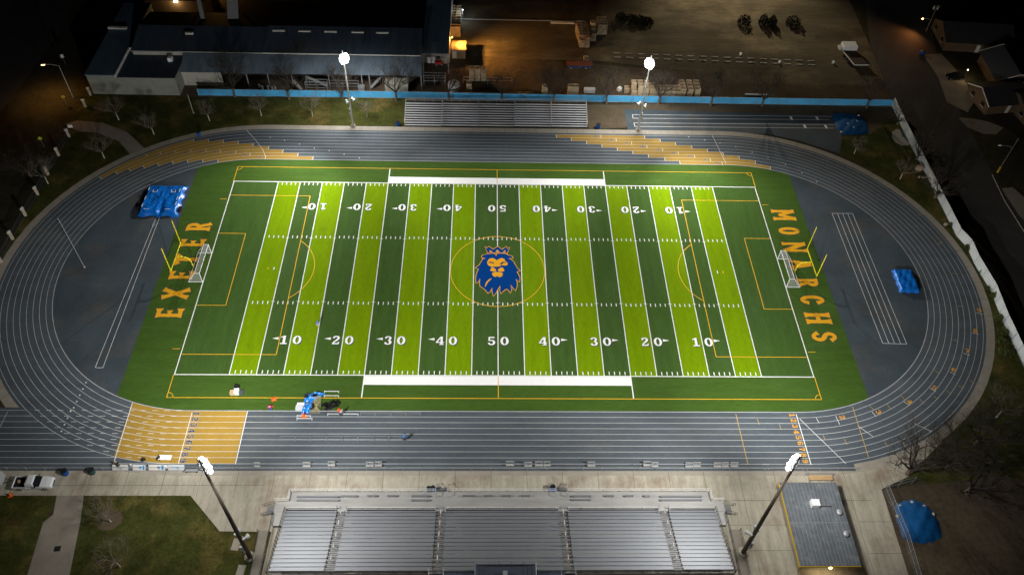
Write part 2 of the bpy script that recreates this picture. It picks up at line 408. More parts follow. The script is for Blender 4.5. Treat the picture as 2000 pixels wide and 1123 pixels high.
# start / finish gold block on the near straight
def ring_y(R, x):
    d = abs(x)-CX
    return -R if d <= 0 else -sqrt(max(0, R*R-d*d))
xs = [-60.3+i*19.0/40 for i in range(41)]
gz.poly([(x, ring_y(R0+0.05, x)) for x in xs]+[(x, ring_y(41.2, x)) for x in xs[::-1]], 0.0222)
gz.build('exchange_zone', gold_track, track)
wl.line((-41.2,-31.6),(-41.2,-41.3),0.10,0.026)
wl.line((-60.3,ring_y(R0,-60.3)),(-60.0,-41.6),0.09,0.026)
wl.line(G2((375,806))[0],G2((348,906))[0],0.08,0.026)
a, b = G2((1555,809),(1584,907)); wl.line(a, b, 0.12, 0.026)
for p in (((1562,818),(1652,905)),((1676,832),(1706,853)),((1786,827),(1820,843)),((1632,812),(1640,829)),((1594,816),(1600,826)),((1703,804),(1711,813)),((1764,783),(1775,791)),((1816,758),(1828,765)),((1855,726),(1866,732)),((1882,690),(1894,694)),((1899,650),(1911,653)),((1907,611),(1919,614))):
    a, b = G2(*p); wl.line(a, b, 0.08, 0.0275)
for p in (((482,255),(500,275)),((500,275),(514,294)),((514,294),(519,308)),((1391,265),(1418,320))):
    a, b = G2(*p); wl.line(a, b, 0.08, 0.0275)
wl.build('cross_line', white_paint, track)
# straight-through chute lanes at the left end: solid outside the bend, dashed inside it
cl = MB()
for k in range(10):
    y = -(R0+LW*k)
    r9 = R0+LW*9
    xo = -CX-sqrt(max(0, r9*r9-y*y)) if k < 9 else -CX
    cl.line((-86.6 if k < 2 else -130, y), (xo-0.1, y), 0.06, 0.0265)
    x = xo+1.2
    while x < -CX+4.0 and k < 9:
        cl.line((x,y),(x+0.9,y),0.08,0.029); x += 1.9
a, b = G2((15,804),(-4,842)); cl.line(a, b, 0.08, 0.0275)
cl.line((-130,-41.95),(57,-41.95),0.06,0.028)
cl.build('chute_line', mat('worn_lane_paint', (0,0,0)), track)
yl = MB()
for p in (((1437,808),(1461,907)),((1665,794),(1697,895))):
    a, b = G2(*p); yl.line(a, b, 0.10, 0.029)
for p in (((1479,818),(1483,829)),((1522,829),(1526,839)),((1607,849),(1612,859)),((1649,857),(1654,868)),((1728,863),(1734,872)),((1763,863),(1770,873)),((1698,793),(1707,800)),((1733,790),(1740,799)),((1760,773),(1768,781)),((1796,779),(1804,788)),((1824,774),(1832,780)),((1848,763),(1858,769)),((1872,753),(1882,759)),((1894,743),(1903,748)),((1825,723),(1835,730)),((1861,663),(1872,667)),((1871,598),(1882,599)),((1858,534),(1871,535)),((1831,477),(1841,472)),((1792,421),(1800,418))):
    a, b = G2(*p); yl.line(a, b, 0.08, 0.0295)
yl.build('stagger_mark', mat('dull_yellow_paint', (0.55,0.38,0.08), 0.7), track)
sd = MB()
for u, v in ((528,269),(556,275),(585,282),(614,290),(643,295),(672,302),(702,309),(1345,268),(1376,274),(1406,280),(1437,287),(1469,298),(1500,308),(1534,322),(1566,338),(1595,355),(668,747),(662,759.5),(656,771.5),(650,784),(644,796),(138,803),(132,816),(126,829),(120,842)):
    if u > 640 and v > 740 and u < 670: u, v = u-500, v
    p = at(u, v); sd.cbox((p.x,p.y,0.028),(0.22,0.22,0.004))
sd.build('lane_dot', white_paint, track)

# ---- jump and vault runway lines on the aprons
rl = MB()
for p in (((306,423),(186,718)),((313,421),(201,718)),((186,718),(201,718))):
    a, b = G2(*p); rl.line(a, b, 0.07, 0.0255)
for i in range(9):
    u = 305.5-i*0.9; v = 424+i*2.2; a, b = G2((u-1.5,v),(u+3.5 if i % 2 else u+2,v)); rl.line(a, b, 0.05, 0.027)
t5 = [(1625,417),(1635.5,417),(1645.5,417),(1655.5,417.3),(1665,417.3)]; b5 = [(1724,670.5),(1736,671),(1747.5,671.5),(1759,671.5),(1771,672)]
for t, b in zip(t5, b5):
    t, b = G2(t, b); rl.line(t, b, 0.07, 0.0255)
a, b = G2(t5[0], t5[4]); rl.line(a, b, 0.07, 0.027)
a, b = G2(b5[0], b5[4]); rl.line(a, b, 0.07, 0.027)
for p in (((1235,224.5),(1625,228)),((1237,231.5),(1620,234.5)),((1238,240.5),(1630,244)),((1240,247.5),(1628,251)),((1235,224.5),(1236.5,231.5)),((1238,240.5),(1240,247.5))):
    a, b = G2(*p); rl.line(a, b, 0.09, 0.0155)
for p in (((1544,228),(1547,235)),((1594,228),(1598,235)),((1570,244),(1574,251)),((1611,244.5),(1615,251.5))):
    a, b = G2(*p); rl.line(a, b, 0.55, 0.017)
rl.build('runway_line', white_paint, track)

# ---------------------------------------------------------------- turf
tp = [(x, ring_y(31.42, x)) for x in [-63.25+i*126.5/120 for i in range(121)]]
field = struct(MB().poly(tp+[(x,-y) for x, y in tp[::-1]], 0.0250).build('turf_field', turf_edge))
SIDE = 24.384; dk = MB().rect(-60*YD,60*YD,-SIDE,SIDE,0.0275); dk.build('playing_surface', turf_dark, field)
lm_ = MB()
for a in range(-50, 50, 5):
    lime = ((a+50)//5) % 2 == 0 if a < 0 else ((a+50)//5) % 2 == 1
    if lime: lm_.rect(a*YD, (a+5)*YD, -SIDE, SIDE, 0.0300)
lm_.build('lime_stripe', turf_lime, field)
yln = MB()
for a in range(-50, 51, 5): yln.rect(a*YD-0.075, a*YD+0.075, -SIDE, SIDE, 0.0330)
yln.build('yard_line', white_paint, field)
bl = MB()
for s in (-1, 1):
    bl.rect(-60*YD-0.1, 60*YD+0.1, s*SIDE-0.085, s*SIDE+0.085, 0.0355)
    bl.rect(s*60*YD-0.085, s*60*YD+0.085, -SIDE, SIDE, 0.0345)
    y0, y1 = sorted((s*(SIDE+0.12), s*(SIDE+1.95)))
    bl.rect(-22.86, 22.86, y0, y1, 0.0330)
    for t in (-1, 1):
        y0, y1 = sorted((s*SIDE, s*28.9)); bl.rect(t*22.86-0.09, t*22.86+0.09, y0, y1, 0.0345)
bl.build('boundary_line', white_paint, field)
hm = MB()
for a in range(-49, 50):
    x = a*YD
    if a % 5 == 0:
        for s in (-1, 1): hm.rect(x-0.32, x+0.32, s*8.1-0.05, s*8.1+0.05, 0.0365)
        continue
    for s in (-1, 1):
        y0, y1 = sorted((s*8.1, s*8.72)); hm.rect(x-0.075, x+0.075, y0-0.05, y1+0.05, 0.0330)
        y0, y1 = sorted((s*(SIDE-0.25), s*(SIDE-0.95))); hm.rect(x-0.075, x+0.075, y0, y1, 0.0330)
for s in (-1, 1): hm.rect(s*42.4-0.07, s*42.4+0.07, -0.35, 0.35, 0.0330)
hm.build('hash_mark', white_paint, field)
ys = MB(); YW = 0.13
def yrect(x0, x1, y0, y1, z):
    ys.line((x0,y0),(x1,y0),YW,z); ys.line((x0,y1),(x1,y1),YW,z); ys.line((x0,y0),(x0,y1),YW,z+0.0015); ys.line((x1,y0),(x1,y1),YW,z+0.0015)
ys.line((-55.05,-29),(55.05,-29),YW,0.0365); ys.line((-55.05,29),(55.05,29),YW,0.0365)
for s in (-1, 1):
    ys.line((s*55,-29),(s*55,-SIDE),YW,0.0385); ys.line((s*55,SIDE),(s*55,29),YW,0.0385)
    for w, d in ((20.15,16.5),(9.16,5.5)):
        ys.line((s*54.8,-w),(s*(55-d),-w),YW,0.0365); ys.line((s*54.8,w),(s*(55-d),w),YW,0.0365)
        ys.line((s*(55-d),-w),(s*(55-d),w),YW,0.0385)
    arc = [(s*(44-9.15*cos(a)), 9.15*sin(a)) for a in [-0.925+1.85*i/24 for i in range(25)]]
    ys.strip(arc, YW, 0.0365); ys.rect(s*43.5-0.09, s*43.5+0.09, -0.3, 0.3, 0.0365)
    for t in (-1, 1):
        ys.strip([(s*(55-1.0*cos(a)), t*(29-1.0*sin(a))) for a in [pi/2*i/8 for i in range(9)]], 0.11, 0.0365)
        ys.line((s*55.3, t*19.0), (s*56.6, t*19.0), YW, 0.0365)
ys.strip([(9.0*cos(2*pi*i/72), 9.0*sin(2*pi*i/72)) for i in range(73)], 0.14, 0.0395)
for s in (-1, 1): ys.line((0,s*24.6),(0,s*29),YW,0.0385)
ys.build('soccer_line', yellow_paint, field)

# ---------------------------------------------------------------- lettering: glyphs as fat strokes (x, y, width) in a 0.62 x 1 cell
def arc_pts(cx, cy, rx, ry, a0, a1, w0, w1, n=14):
    out = []
    for i in range(n+1):
        t = i/n; a = radians(a0+(a1-a0)*t)
        wd = w0+(w1-w0)*abs(cos(a))
        out.append((cx+rx*cos(a), cy+ry*sin(a), wd))
    return out
T = 0.21; H_ = 0.12
GL = {
 '0': [arc_pts(.31,.5,.215,.43,90,450,.13,.22,28)],
 '1': [[(.33,.02,.22),(.33,.98,.22)],[(.08,.07,.14),(.58,.07,.14)],[(.08,.80,.13),(.24,.86,.16)]],
 '2': [[(.13,.70,.17),(.14,.80,.16)]+arc_pts(.30,.74,.18,.19,150,-30,.14,.21,10)+[(.36,.50,.19),(.17,.28,.15),(.10,.10,.12)],[(.05,.09,.17),(.45,.09,.17)],[(.50,.03,.13),(.52,.30,.10)]],
 '3': [[(.12,.72,.16)]+arc_pts(.30,.74,.17,.19,150,-75,.13,.20,10), arc_pts(.30,.28,.19,.22,88,-150,.13,.22,12)+[(.10,.28,.16)]],
 '4': [[(.44,.03,.20),(.44,.97,.20)],[(.02,.30,.13),(.62,.30,.13)],[(.07,.33,.12),(.38,.93,.14)],[(.28,.06,.12),(.60,.06,.12)]],
 '5': [[(.12,.91,.17),(.54,.91,.17)],[(.14,.92,.12),(.13,.50,.12)],[(.13,.54,.10)]+arc_pts(.30,.32,.20,.25,110,-150,.13,.21,14)+[(.10,.28,.15)]],
 '6': [[(.50,.76,.14)]+arc_pts(.31,.5,.215,.43,55,270,.13,.21,14), arc_pts(.33,.31,.17,.23,-90,250,.12,.17,18)],
 '7': [[(.05,.90,.19),(.58,.90,.19)],[(.50,.84,.17),(.34,.50,.20),(.26,.02,.22)],[(.09,.92,.11),(.08,.66,.10)]],
 '8': [arc_pts(.31,.75,.165,.18,90,450,.12,.17,18), arc_pts(.31,.27,.20,.21,90,450,.12,.19,20)],
 '9': [[(.12,.24,.14)]+arc_pts(.31,.5,.215,.43,235,450,.13,.21,14), arc_pts(.29,.69,.17,.23,90,430,.12,.17,18)],
}
# tall spurred letters (western style): serifs flare at the stroke ends
def flare(x, y0, y1, w=.19):
    m = (y0+y1)/2; h = y1-y0
    return [(x,y0,w*1.75),(x,y0+.06*h/abs(h)*abs(h),w*1.45),(x,y0+.16*h,w*.95),(x,m-.06*h,w*.92),(x,m,w*1.22),(x,m+.06*h,w*.92),(x,y1-.16*h,w*.95),(x,y1-.06*h,w*1.45),(x,y1,w*1.75)]
def arm(x0, x1, y, w=.13, flip=1):
    return [(x0,y,w*1.1),(x0+(x1-x0)*.5,y,w),(x0+(x1-x0)*.8,y,w*1.6),(x1,y+0.0,w*2.3)]
GL.update({
 'E': [flare(.17,0,1), arm(.2,.62,.93), arm(.2,.50,.5,.11), arm(.2,.62,.07)],
 'X': [[(.08,.0,.26),(.12,.12,.17),(.31,.5,.17),(.50,.88,.17),(.56,1.0,.26)],[(.56,.0,.26),(.50,.12,.17),(.31,.5,.17),(.12,.88,.17),(.08,1.0,.26)]],
 'T': [flare(.31,0,1), [(.0,.86,.30),(.08,.91,.17),(.31,.93,.14),(.54,.91,.17),(.62,.86,.30)]],
 'R': [flare(.15,0,1), [(.18,.93,.12)]+arc_pts(.34,.72,.17,.21,90,-90,.13,.20,10)+[(.18,.51,.12)], [(.33,.5,.17),(.45,.28,.17),(.50,.1,.18),(.58,.0,.26)]],
 'M': [flare(.06,0,1,.15), flare(.64,0,1,.15), [(.10,.95,.13),(.35,.30,.16)], [(.60,.95,.13),(.35,.30,.16)]],
 'O': [arc_pts(.31,.5,.215,.43,90,450,.14,.20,28)],
 'N': [flare(.08,0,1,.14), flare(.58,0,1,.14), [(.08,.95,.19),(.58,.05,.19)]],
 'A': [[(.02,.0,.28),(.09,.12,.15),(.29,.98,.16)], [(.64,.0,.30),(.55,.12,.19),(.35,.98,.18)], [(.17,.32,.11),(.5,.32,.11)]],
 'C': [[(.54,.68,.22)]+arc_pts(.33,.5,.22,.43,50,310,.13,.20,22)+[(.54,.32,.22)]],
 'H': [flare(.12,0,1), flare(.54,0,1), [(.14,.5,.15),(.52,.5,.15)]],
 'S': [[(.54,.74,.22),(.47,.86,.13)]+arc_pts(.31,.73,.19,.20,60,235,.13,.18,12)+[(.31,.51,.18)]+arc_pts(.31,.28,.20,.22,55,-120,.13,.18,12)[1:]+[(.15,.13,.13),(.07,.26,.22)]],
})
def glyph(m, ch, origin, ux, uy, size, z, grow=0.0, wd=0.62):
    "ux/uy: unit vectors of the reading and upward directions on the ground"
    sy = size[1]; sx = size[0]/wd
    for i, st in enumerate(GL[ch]):
        pts = [(origin[0]+ux[0]*x*sx+uy[0]*y*sy, origin[1]+ux[1]*x*sx+uy[1]*y*sy) for x, y, w in st]
        if grow:
            closed = hypot(pts[0][0]-pts[-1][0], pts[0][1]-pts[-1][1]) < 1e-6
            if not closed and len(pts) > 1:
                for e, f in ((0,1),(-1,-2)):
                    d = Vector((pts[e][0]-pts[f][0], pts[e][1]-pts[f][1])).normalized()*grow/2; pts[e] = (pts[e][0]+d.x, pts[e][1]+d.y)
        W = []
        for j, (x, y, w) in enumerate(st):
            a = st[max(j-1,0)]; b = st[min(j+1,len(st)-1)]; dx = (b[0]-a[0])*sx; dy = (b[1]-a[1])*sy; L = hypot(dx,dy) or 1
            sc = sqrt((sy*dx/L)**2+(sx*0.62/ wd*dy/L)**2) if False else sqrt((sy*abs(dx)/L)**2+(sx*abs(dy)/L)**2)
            W.append(w*sc*(0.84 if wd == 0.62 and sy < 2.2 else 0.92)+grow)
        m.strip(pts, W, z+i*0.0007)
XP, YP, XM, YM = (1,0),(0,1),(-1,0),(0,-1)
def number(txts, x, y, up, arrow):
    "a yard number: tens digit, units digit, arrow toward the nearer goal line"
    rd = (up[1], -up[0])
    for nm, mt, z, gr, off in (('number_border', shadow_paint, 0.0335, 0.12, (0.13,-0.10)), ('yard_number', white_paint, 0.0372, 0.0, (0,0))):
        m = MB(); w = 1.48; h = 1.9
        if nm == 'number_border': off = (off[0]*rd[0]*0.8, off[1])
        for i, c in enumerate(txts):
            o = (-0.42-w if i == 0 else 0.42)
            glyph(m, c, (x+rd[0]*o+off[0], y-up[1]*h/2+off[1]), rd, up, (w,h), z, gr)
        if arrow and nm == 'yard_number':
            ax = x+arrow*2.12; yy = y+up[1]*0.32
            m.poly([(ax,yy-0.28),(ax+arrow*1.15,yy),(ax,yy+0.28)], z)
        m.build(nm, mt, field)
for a in range(-40, 41, 10):
    d = str(50-abs(a)); ar = 0 if a == 0 else (1 if a > 0 else -1)
    number(d, a*YD, at(972,666).y, YP, ar); number(d, a*YD, at(972,407.5).y, YM, ar)

def wordmark(name, letters, up):
    rd = (up[1], -up[0])
    for ch, u0, u1, v0, v1 in letters:
        c = at((u0+u1)/2, (v0+v1)/2)
        h = abs(at(u1,(v0+v1)/2).x-at(u0,(v0+v1)/2).x); w = abs(at((u0+u1)/2,v0).y-at((u0+u1)/2,v1).y)
        h *= 0.90; w *= 0.86
        o = (c.x-up[0]*h/2-rd[0]*w/2, c.y-up[1]*h/2-rd[1]*w/2)
        for nm, mt, z, gr in ((name+'_border', shadow_paint, 0.0275, 0.46), (name, gold_paint, 0.0312, 0.20)):
            m = MB(); glyph(m, ch, o, rd, up, (w,h), z, gr, 0.68 if ch == 'M' else 0.62); m.build(nm, mt, field)
wordmark('end_zone_letter', (('E',303.5,358,602,622),('X',316,371,562,585),('E',329.5,379,529,547),('T',341,388,497,517),('E',352,401,467,483.5),('R',363,413,435,452)), XM)
wordmark('end_zone_letter', (('M',1506.6,1554,410,430),('O',1519,1563,443.6,459),('N',1527,1576,473,492),('A',1541,1586,507,525),('R',1556,1599,543,560),('C',1561,1611.6,576,595),('H',1571,1624,610,632),('S',1584,1636,647,668)), XP)

# track numbers
grey_border = mat('worn_number_border', (0.46,0.46,0.44), 0.7)
def tnum(name, mt, d, c, ang, size, z, border=None):
    up = (cos(ang), sin(ang)); rd = (up[1], -up[0]); w, h = size
    o = (c[0]-up[0]*h/2-rd[0]*w/2, c[1]-up[1]*h/2-rd[1]*w/2)
    if border:
        m = MB(); glyph(m, d, o, rd, up, size, z-0.0035, 0.07); m.build(name+'_border', border, track)
    m = MB(); glyph(m, d, o, rd, up, size, z); m.build(name, mt, track)
for k in range(9):
    v = [805.5+(y-195)/8.02 for y in (235,325,418,510,597,690,782,880,972)][k]
    y = -(R0+LW*(k+0.5))
    u = [383,380,377.5,373.5,371,368,365,360.5,357][k]
    tnum('lane_number', navy_paint, str(k+1), (at(u,v).x, y), 0, (0.78,1.05), 0.030, grey_border)
    u = [1547,1550,1553,1556,1560,1563.5,1567,1570.5,1573.5][k]
    tnum('lane_number', orange_paint, str(k+1), (at(u,v).x, y), 0, (0.74,0.95), 0.030)
for d, u, v in (('2',1645,815),('3',1716,804.5),('4',1776,784.5),('5',1824.5,757),('6',1863,722.5),('7',1889.5,685.5),('8',1905,646),('9',1912,606)):
    p = at(u, v); a = atan2(p.y, p.x-CX)
    tnum('stagger_number', orange_paint, d, (p.x,p.y), a+pi/2, (0.85,0.95), 0.030)
for k, s in marks:   # small lane numbers inside the exchange zones
    Rm = R0+LW*(k+0.5); x, y = lane_pt(Rm, s); a = 0 if abs(s) < CX else (abs(s)-CX)/Rm*(1 if s > 0 else -1)
    tnum('zone_number', navy_paint, str(k+1), (x,y), pi-a, (0.6,0.85), 0.030, grey_border)

# ---------------------------------------------------------------- midfield emblem: crowned lion head
def EP(pts): return [tuple(at(900+x/6.24, 440+y/6.24)[:2]) for x, y in pts]
mane = [(335,352),(300,358),(268,366),(255,385),(262,400),(285,398),(300,406),(285,413),(268,412),(262,430),(245,455),(225,490),(180,522),(205,530),(222,537),(205,562),(192,600),(185,640),(186,705),(210,695),(236,648),(232,690),(235,740),(270,765),(305,790),(332,828),(355,812),(386,758),(382,800),(398,862),(425,830),(455,775),(482,733),(478,790),(490,835),(520,800),(555,775),(585,790),(603,828),(618,790),(605,722),(630,755),(668,795),(685,740),(682,690),(668,655),(690,672),(714,690),(718,640),(700,600),(680,568),(722,556),(690,530),(665,490),(645,450),(610,418),(585,410),(600,402),(632,402),(628,382),(600,372),(572,368),(560,352),(500,347),(440,347),(430,380),(415,350),(380,347)]
crown = [(295,262),(320,283),(340,262),(395,298),(450,262),(505,300),(553,262),(566,290),(597,272),(564,341),(446,333),(330,341)]
def outset(pts, d):
    P = [Vector(p) for p in pts]; n = len(P); ar = sum(P[i].x*P[(i+1)%n].y-P[(i+1)%n].x*P[i].y for i in range(n)); sg = 1 if ar > 0 else -1; out = []
    for i in range(n):
        e1 = (P[i]-P[i-1]).normalized(); e2 = (P[(i+1)%n]-P[i]).normalized()
        n1 = Vector((e1.y,-e1.x))*sg; n2 = Vector((e2.y,-e2.x))*sg; b = n1+n2
        if b.length < 0.2: b = n1
        b = b.normalized(); k = min(1.6, 1/max(0.3, b.dot(n1))); out.append(tuple(P[i]+b*d*k))
    return out
em = MB(); em.poly(outset(EP(mane), 0.13), 0.0425); em.poly(outset(EP(crown), 0.13), 0.0437); em.build('lion_emblem_outline', gold_paint, field)
em = MB(); em.poly(EP(mane), 0.0465); em.poly(EP(crown), 0.0470); em.build('lion_emblem', blue_turf, field)
face = [(325,440),(345,410),(385,400),(415,412),(440,430),(465,412),(500,400),(530,412),(545,440),(570,460),(568,490),(530,494),(490,487),(476,503),(430,507),(402,507),(392,512),(362,503),(335,490),(320,465)]
parts = [face,[(375,512),(405,522),(432,545),(430,560),(400,566),(356,558)],[(452,545),(480,522),(502,514),(522,530),(530,558),(500,570),(455,560)],[(385,580),(420,568),(450,572),(480,570),(510,585),(508,615),(490,630),(465,635),(441,616),(430,633),(400,625),(380,600)],[(382,646),(345,660),(308,697),(291,752),(302,750),(328,700),(362,668)],[(345,330),(355,303),(387,326),(385,331)],[(420,327),(447,301),(475,328)],[(510,331),(543,304),(545,331)]]
em = MB()
for p in parts: em.poly(EP(p), 0.0500)
em.build('lion_emblem_face', gold_paint, field)
em = MB()
for p in ([(328,457),(362,445),(402,457),(404,472),(388,466),(362,462)],[(476,472),(508,448),(564,455),(552,462),(520,460),(512,472),(492,482)],[(404,507),(430,514),(476,505),(458,532),(444,545),(432,534)]): em.poly(EP(p), 0.0530)
em.build('lion_emblem_features', mat('dark_emblem_blue', (0.004,0.018,0.10), 0.8), field)
# ================================================================== FLOODLIGHT TOWERS
lens_on = emit('lit_floodlight_lens', (1.0, 0.98, 0.94), 14.0)
def part(m, name, mt, t, smooth=False, parent=None):
    "mesh given in world coordinates, hung under thing t (t must be unrotated)"
    o = m.shift(-Vector(t.location)).build(name, mt, parent or t, smooth)
    return o
TOWERS = []; horn_grey = mat('grey_horn_plastic', (0.34,0.35,0.34), 0.6)
def light_tower(foot, top, aim, label, pole_mat, rows, r0, horns=True, gap=0.54):
    g_ = at(*foot); rz = atan2(-(aim[0]-g_.x), aim[1]-g_.y)
    t = thing('floodlight_tower', label, 'floodlight', (g_.x,g_.y,0), rz, 'floodlight towers around the field')
    MB().tube((0,0,0),(0,0,top),r0,r0*0.5,10).build('pole', pole_mat, t, True)
    MB().tube((0,0,0),(0,0,0.35),r0*2.4,r0*2.2,12).build('footing', concrete, t)
    n = len(rows); z0 = top-0.3
    for i, c in enumerate(rows):
        z = z0+gap*i
        MB().cbox((0,0.05,z),(0.62*c,0.12,0.10)).build('crossarm', dark_steel, t)
        for j in range(c):
            x = (j-(c-1)/2)*0.52
            if not KIDS.get('lum'):
                h = MB(); h.tube((0,-0.18,0),(0,0.16,-0.10),0.10,0.26,10); h.bar((0,-0.1,0),(0,-0.25,0.08),0.14)
                ho = h.build('luminaire', galv, t)
                l = MB(); l.sphere((0,0,0),0.31,10,6,(1,1.0,1))
                d = Vector((0,0.34,-0.20)).normalized()
                l.v = [tuple(Vector(p)+d*max(0.0,Vector(p).dot(d))*0.5+Vector((0,0.20,-0.12))) for p in l.v]  # bowl drawn out forward so its glow shows from behind, standing in for glare
                l.build('lens', lens_on, ho, True); KIDS['lum'] = ho
            else:
                ho = KIDS['lum'].copy(); COL.objects.link(ho); ho.parent = t
                for ch in KIDS['lum'].children: c2 = ch.copy(); COL.objects.link(c2); c2.parent = ho
            ho.location = (x,0.12,z)
    MB().tube((0,0,z0-0.2),(0,0,z0+0.62*n),r0*0.5,r0*0.4,8).build('mast', pole_mat, t)
    hz = 7.0 if top > 22 else 7.4
    if horns:
        for s in (-1, 1):
            m = MB(); m.bar((0,0.1,hz),(s*0.75,0.25,hz),0.08)
            m.tube((s*0.75,0.15,hz),(s*0.85,0.75,hz-0.25),0.13,0.42,8); m.cbox((s*0.72,0,hz),(0.34,0.36,0.34)); m.build('speaker_horn', horn_grey, t)
    for z, w in ((3.2,0.55),(4.4,0.4)):
        MB().cbox((0,-r0-0.16,z),(w,0.3,w*1.5)).build('electrical_box', galv, t)
    TOWERS.append((Vector((g_.x,g_.y,top+0.62*n/2)), rz))
    return t
ROUND = [3,4,4,3]
light_tower((690,247.5), 17.4, (6,-6), 'pale floodlight pole behind the far track at the left of the visitor bleachers', pale_pole, ROUND, 0.24)
light_tower((1246,255), 17.4, (-6,-6), 'pale floodlight pole behind the far track beside the jump runways', pale_pole, ROUND, 0.24)
light_tower((489,1088), 25.6, (-2,6), 'dark floodlight pole on the lawn at the left end of the big home bleachers', brown_pole, [2,2,3,2,2], 0.36, True, 0.66)
light_tower((1451,1079), 25.6, (2,6), 'dark floodlight pole on the pavement between home bleachers and grey roofed building', brown_pole, [2,2,3,2,2], 0.36, True, 0.66)
def lamp(kind, loc, power, col=(1,1,1), aim=None, size=90, blend=1.0, soft=0.5):
    l = bpy.data.lights.new('lamp_light', kind); l.energy = power; l.color = col
    if kind in ('SPOT','POINT'): l.shadow_soft_size = soft
    o = bpy.data.objects.new('lamp_light', l); COL.objects.link(o); o.location = loc
    if kind == 'SPOT':
        l.spot_size = radians(size); l.spot_blend = blend
        o.rotation_euler = (Vector(aim)-Vector(loc)).to_track_quat('-Z','Y').to_euler()
    return o
FW = (1.0, 0.975, 0.93)
for i, (p, rz) in enumerate(TOWERS):
    f = Vector((-sin(rz), cos(rz), 0)); o = p+f*1.15+Vector((0,0,-0.35))
    sx = -1 if p.x < 0 else 1; far_ = p.y > 0
    if far_: aims = (((sx*58,2,0),88,FAR_E*1.75),((sx*22,-4,0),92,FAR_E*0.85),((-sx*14,4,0),70,FAR_E*0.75))
    else:    aims = (((sx*57,-6,0),80,NEAR_E*1.65),((sx*24,0,0),88,NEAR_E*0.75),((-sx*12,8,0),62,NEAR_E*0.8))
    for a, sz, e in aims: lamp('SPOT', o, e, FW, a, sz)
    b = Vector((p.x,p.y+(3.0 if far_ else 1.8),p.z-2.3))
    lamp('SPOT', b, (SPILL_F if far_ else SPILL_N), FW, (b.x,b.y+(-3.0 if far_ else 11),0), 165, soft=2.6)
    if not far_: lamp('SPOT', o, APRON_N, FW, (sx*6,-40,0), 105); lamp('SPOT', o, CORNER_N, FW, (sx*72,-34,0), 95)

# ================================================================== GOALS
def goalpost(s, label):
    t = thing('football_goalpost', label, 'goalpost', (s*57.43,0,0))
    W = 3.556; zb = 3.05
    base = MB(); base.tube((0,0,0),(0,0,1.35),0.10,n=10)
    base.path([(0,0,1.3),(s*0.10,0,2.1),(s*0.5,0,2.72),(s*1.2,0,3.0),(s*1.9,0,3.05),(s*2.5,0,3.05)],0.10,10); base.build('gooseneck', goal_yellow, t, True)
    MB().tube((s*2.5,-W,zb),(s*2.5,W,zb),0.085,n=8).build('crossbar', goal_yellow, t)
    for y in (-W, W): MB().tube((s*2.5,y,zb-0.05),(s*2.5,y,zb+5.9),0.075,n=8).build('upright', goal_yellow, t)
    MB().box(-0.2,0.2,-0.2,0.2,0,0.05).build('base_plate', dark_steel, t)
net_mat = bpy.data.materials.new('goal_net'); net_mat.use_nodes = True
def sheer(name, col, alpha):
    m = bpy.data.materials.new(name); m.use_nodes = True; nt = m.node_tree; b = nt.nodes['Principled BSDF']
    b.inputs['Base Color'].default_value = (*col,1); b.inputs['Alpha'].default_value = alpha; b.inputs['Roughness'].default_value = 0.9
    return m
net_mat = sheer('goal_net', (0.55,0.56,0.56), 0.28)
chain_mat = sheer('chain_link', (0.30,0.31,0.32), 0.13)
goalpost(-1, 'yellow gooseneck football goalpost over the EXETER letters')
goalpost(1, 'yellow gooseneck football goalpost over the MONARCHS letters')
def soccer_goal(s, label, shift):
    t = thing('soccer_goal', label, 'soccer goal', (s*54.95, shift, 0))
    W = 3.66; H = 2.44; d1 = 0.9; d2 = 2.6; r = 0.07
    for y in (-W, W):
        MB().tube((0,y,0),(0,y,H),r).build('post', white_metal, t)
        m = MB(); m.tube((0,y,H),(s*d1,y,H),r*0.8); m.path([(s*d1,y,H),(s*(d2-0.15),y,0.35),(s*d2,y,0.12),(s*(d2-0.2),y,0.06)],r*0.8); m.tube((s*d2,y,0.06),(0,y,0.06),r*0.8); m.build('side_frame', white_metal, t)
    MB().tube((0,-W,H),(0,W,H),r).build('crossbar', white_metal, t)
    m = MB(); m.tube((s*d1,-W,H),(s*d1,W,H),r*0.6); m.tube((s*d2,-W,0.06),(s*d2,W,0.06),r*0.7); m.build('rear_bar', white_metal, t)
    n = MB()
    n.quad((0,-W,H),(0,W,H),(s*d1,W,H),(s*d1,-W,H))
    for i in range(8):
        y0 = -W+2*W*i/8; y1 = -W+2*W*(i+1)/8
        def bp(y): sag = 0.35*(1-(y/W)**2); return (s*(d1+(d2-d1)*.45-sag),y,H*.5)
        n.quad((s*d1,y0,H),(s*d1,y1,H),bp(y1),bp(y0)); n.quad(bp(y0),bp(y1),(s*d2,y1,0.05),(s*d2,y0,0.05))
    for y in (-W, W): n.quad((0,y,0),(0,y,H),(s*d1,y,H),(s*d2,y,0.05))
    n.build('net', net_mat, t)
soccer_goal(-1, 'white soccer goal with net beside the EXETER letters', 0.1)
soccer_goal(1, 'white soccer goal with net beside the MONARCHS letters', -0.1)

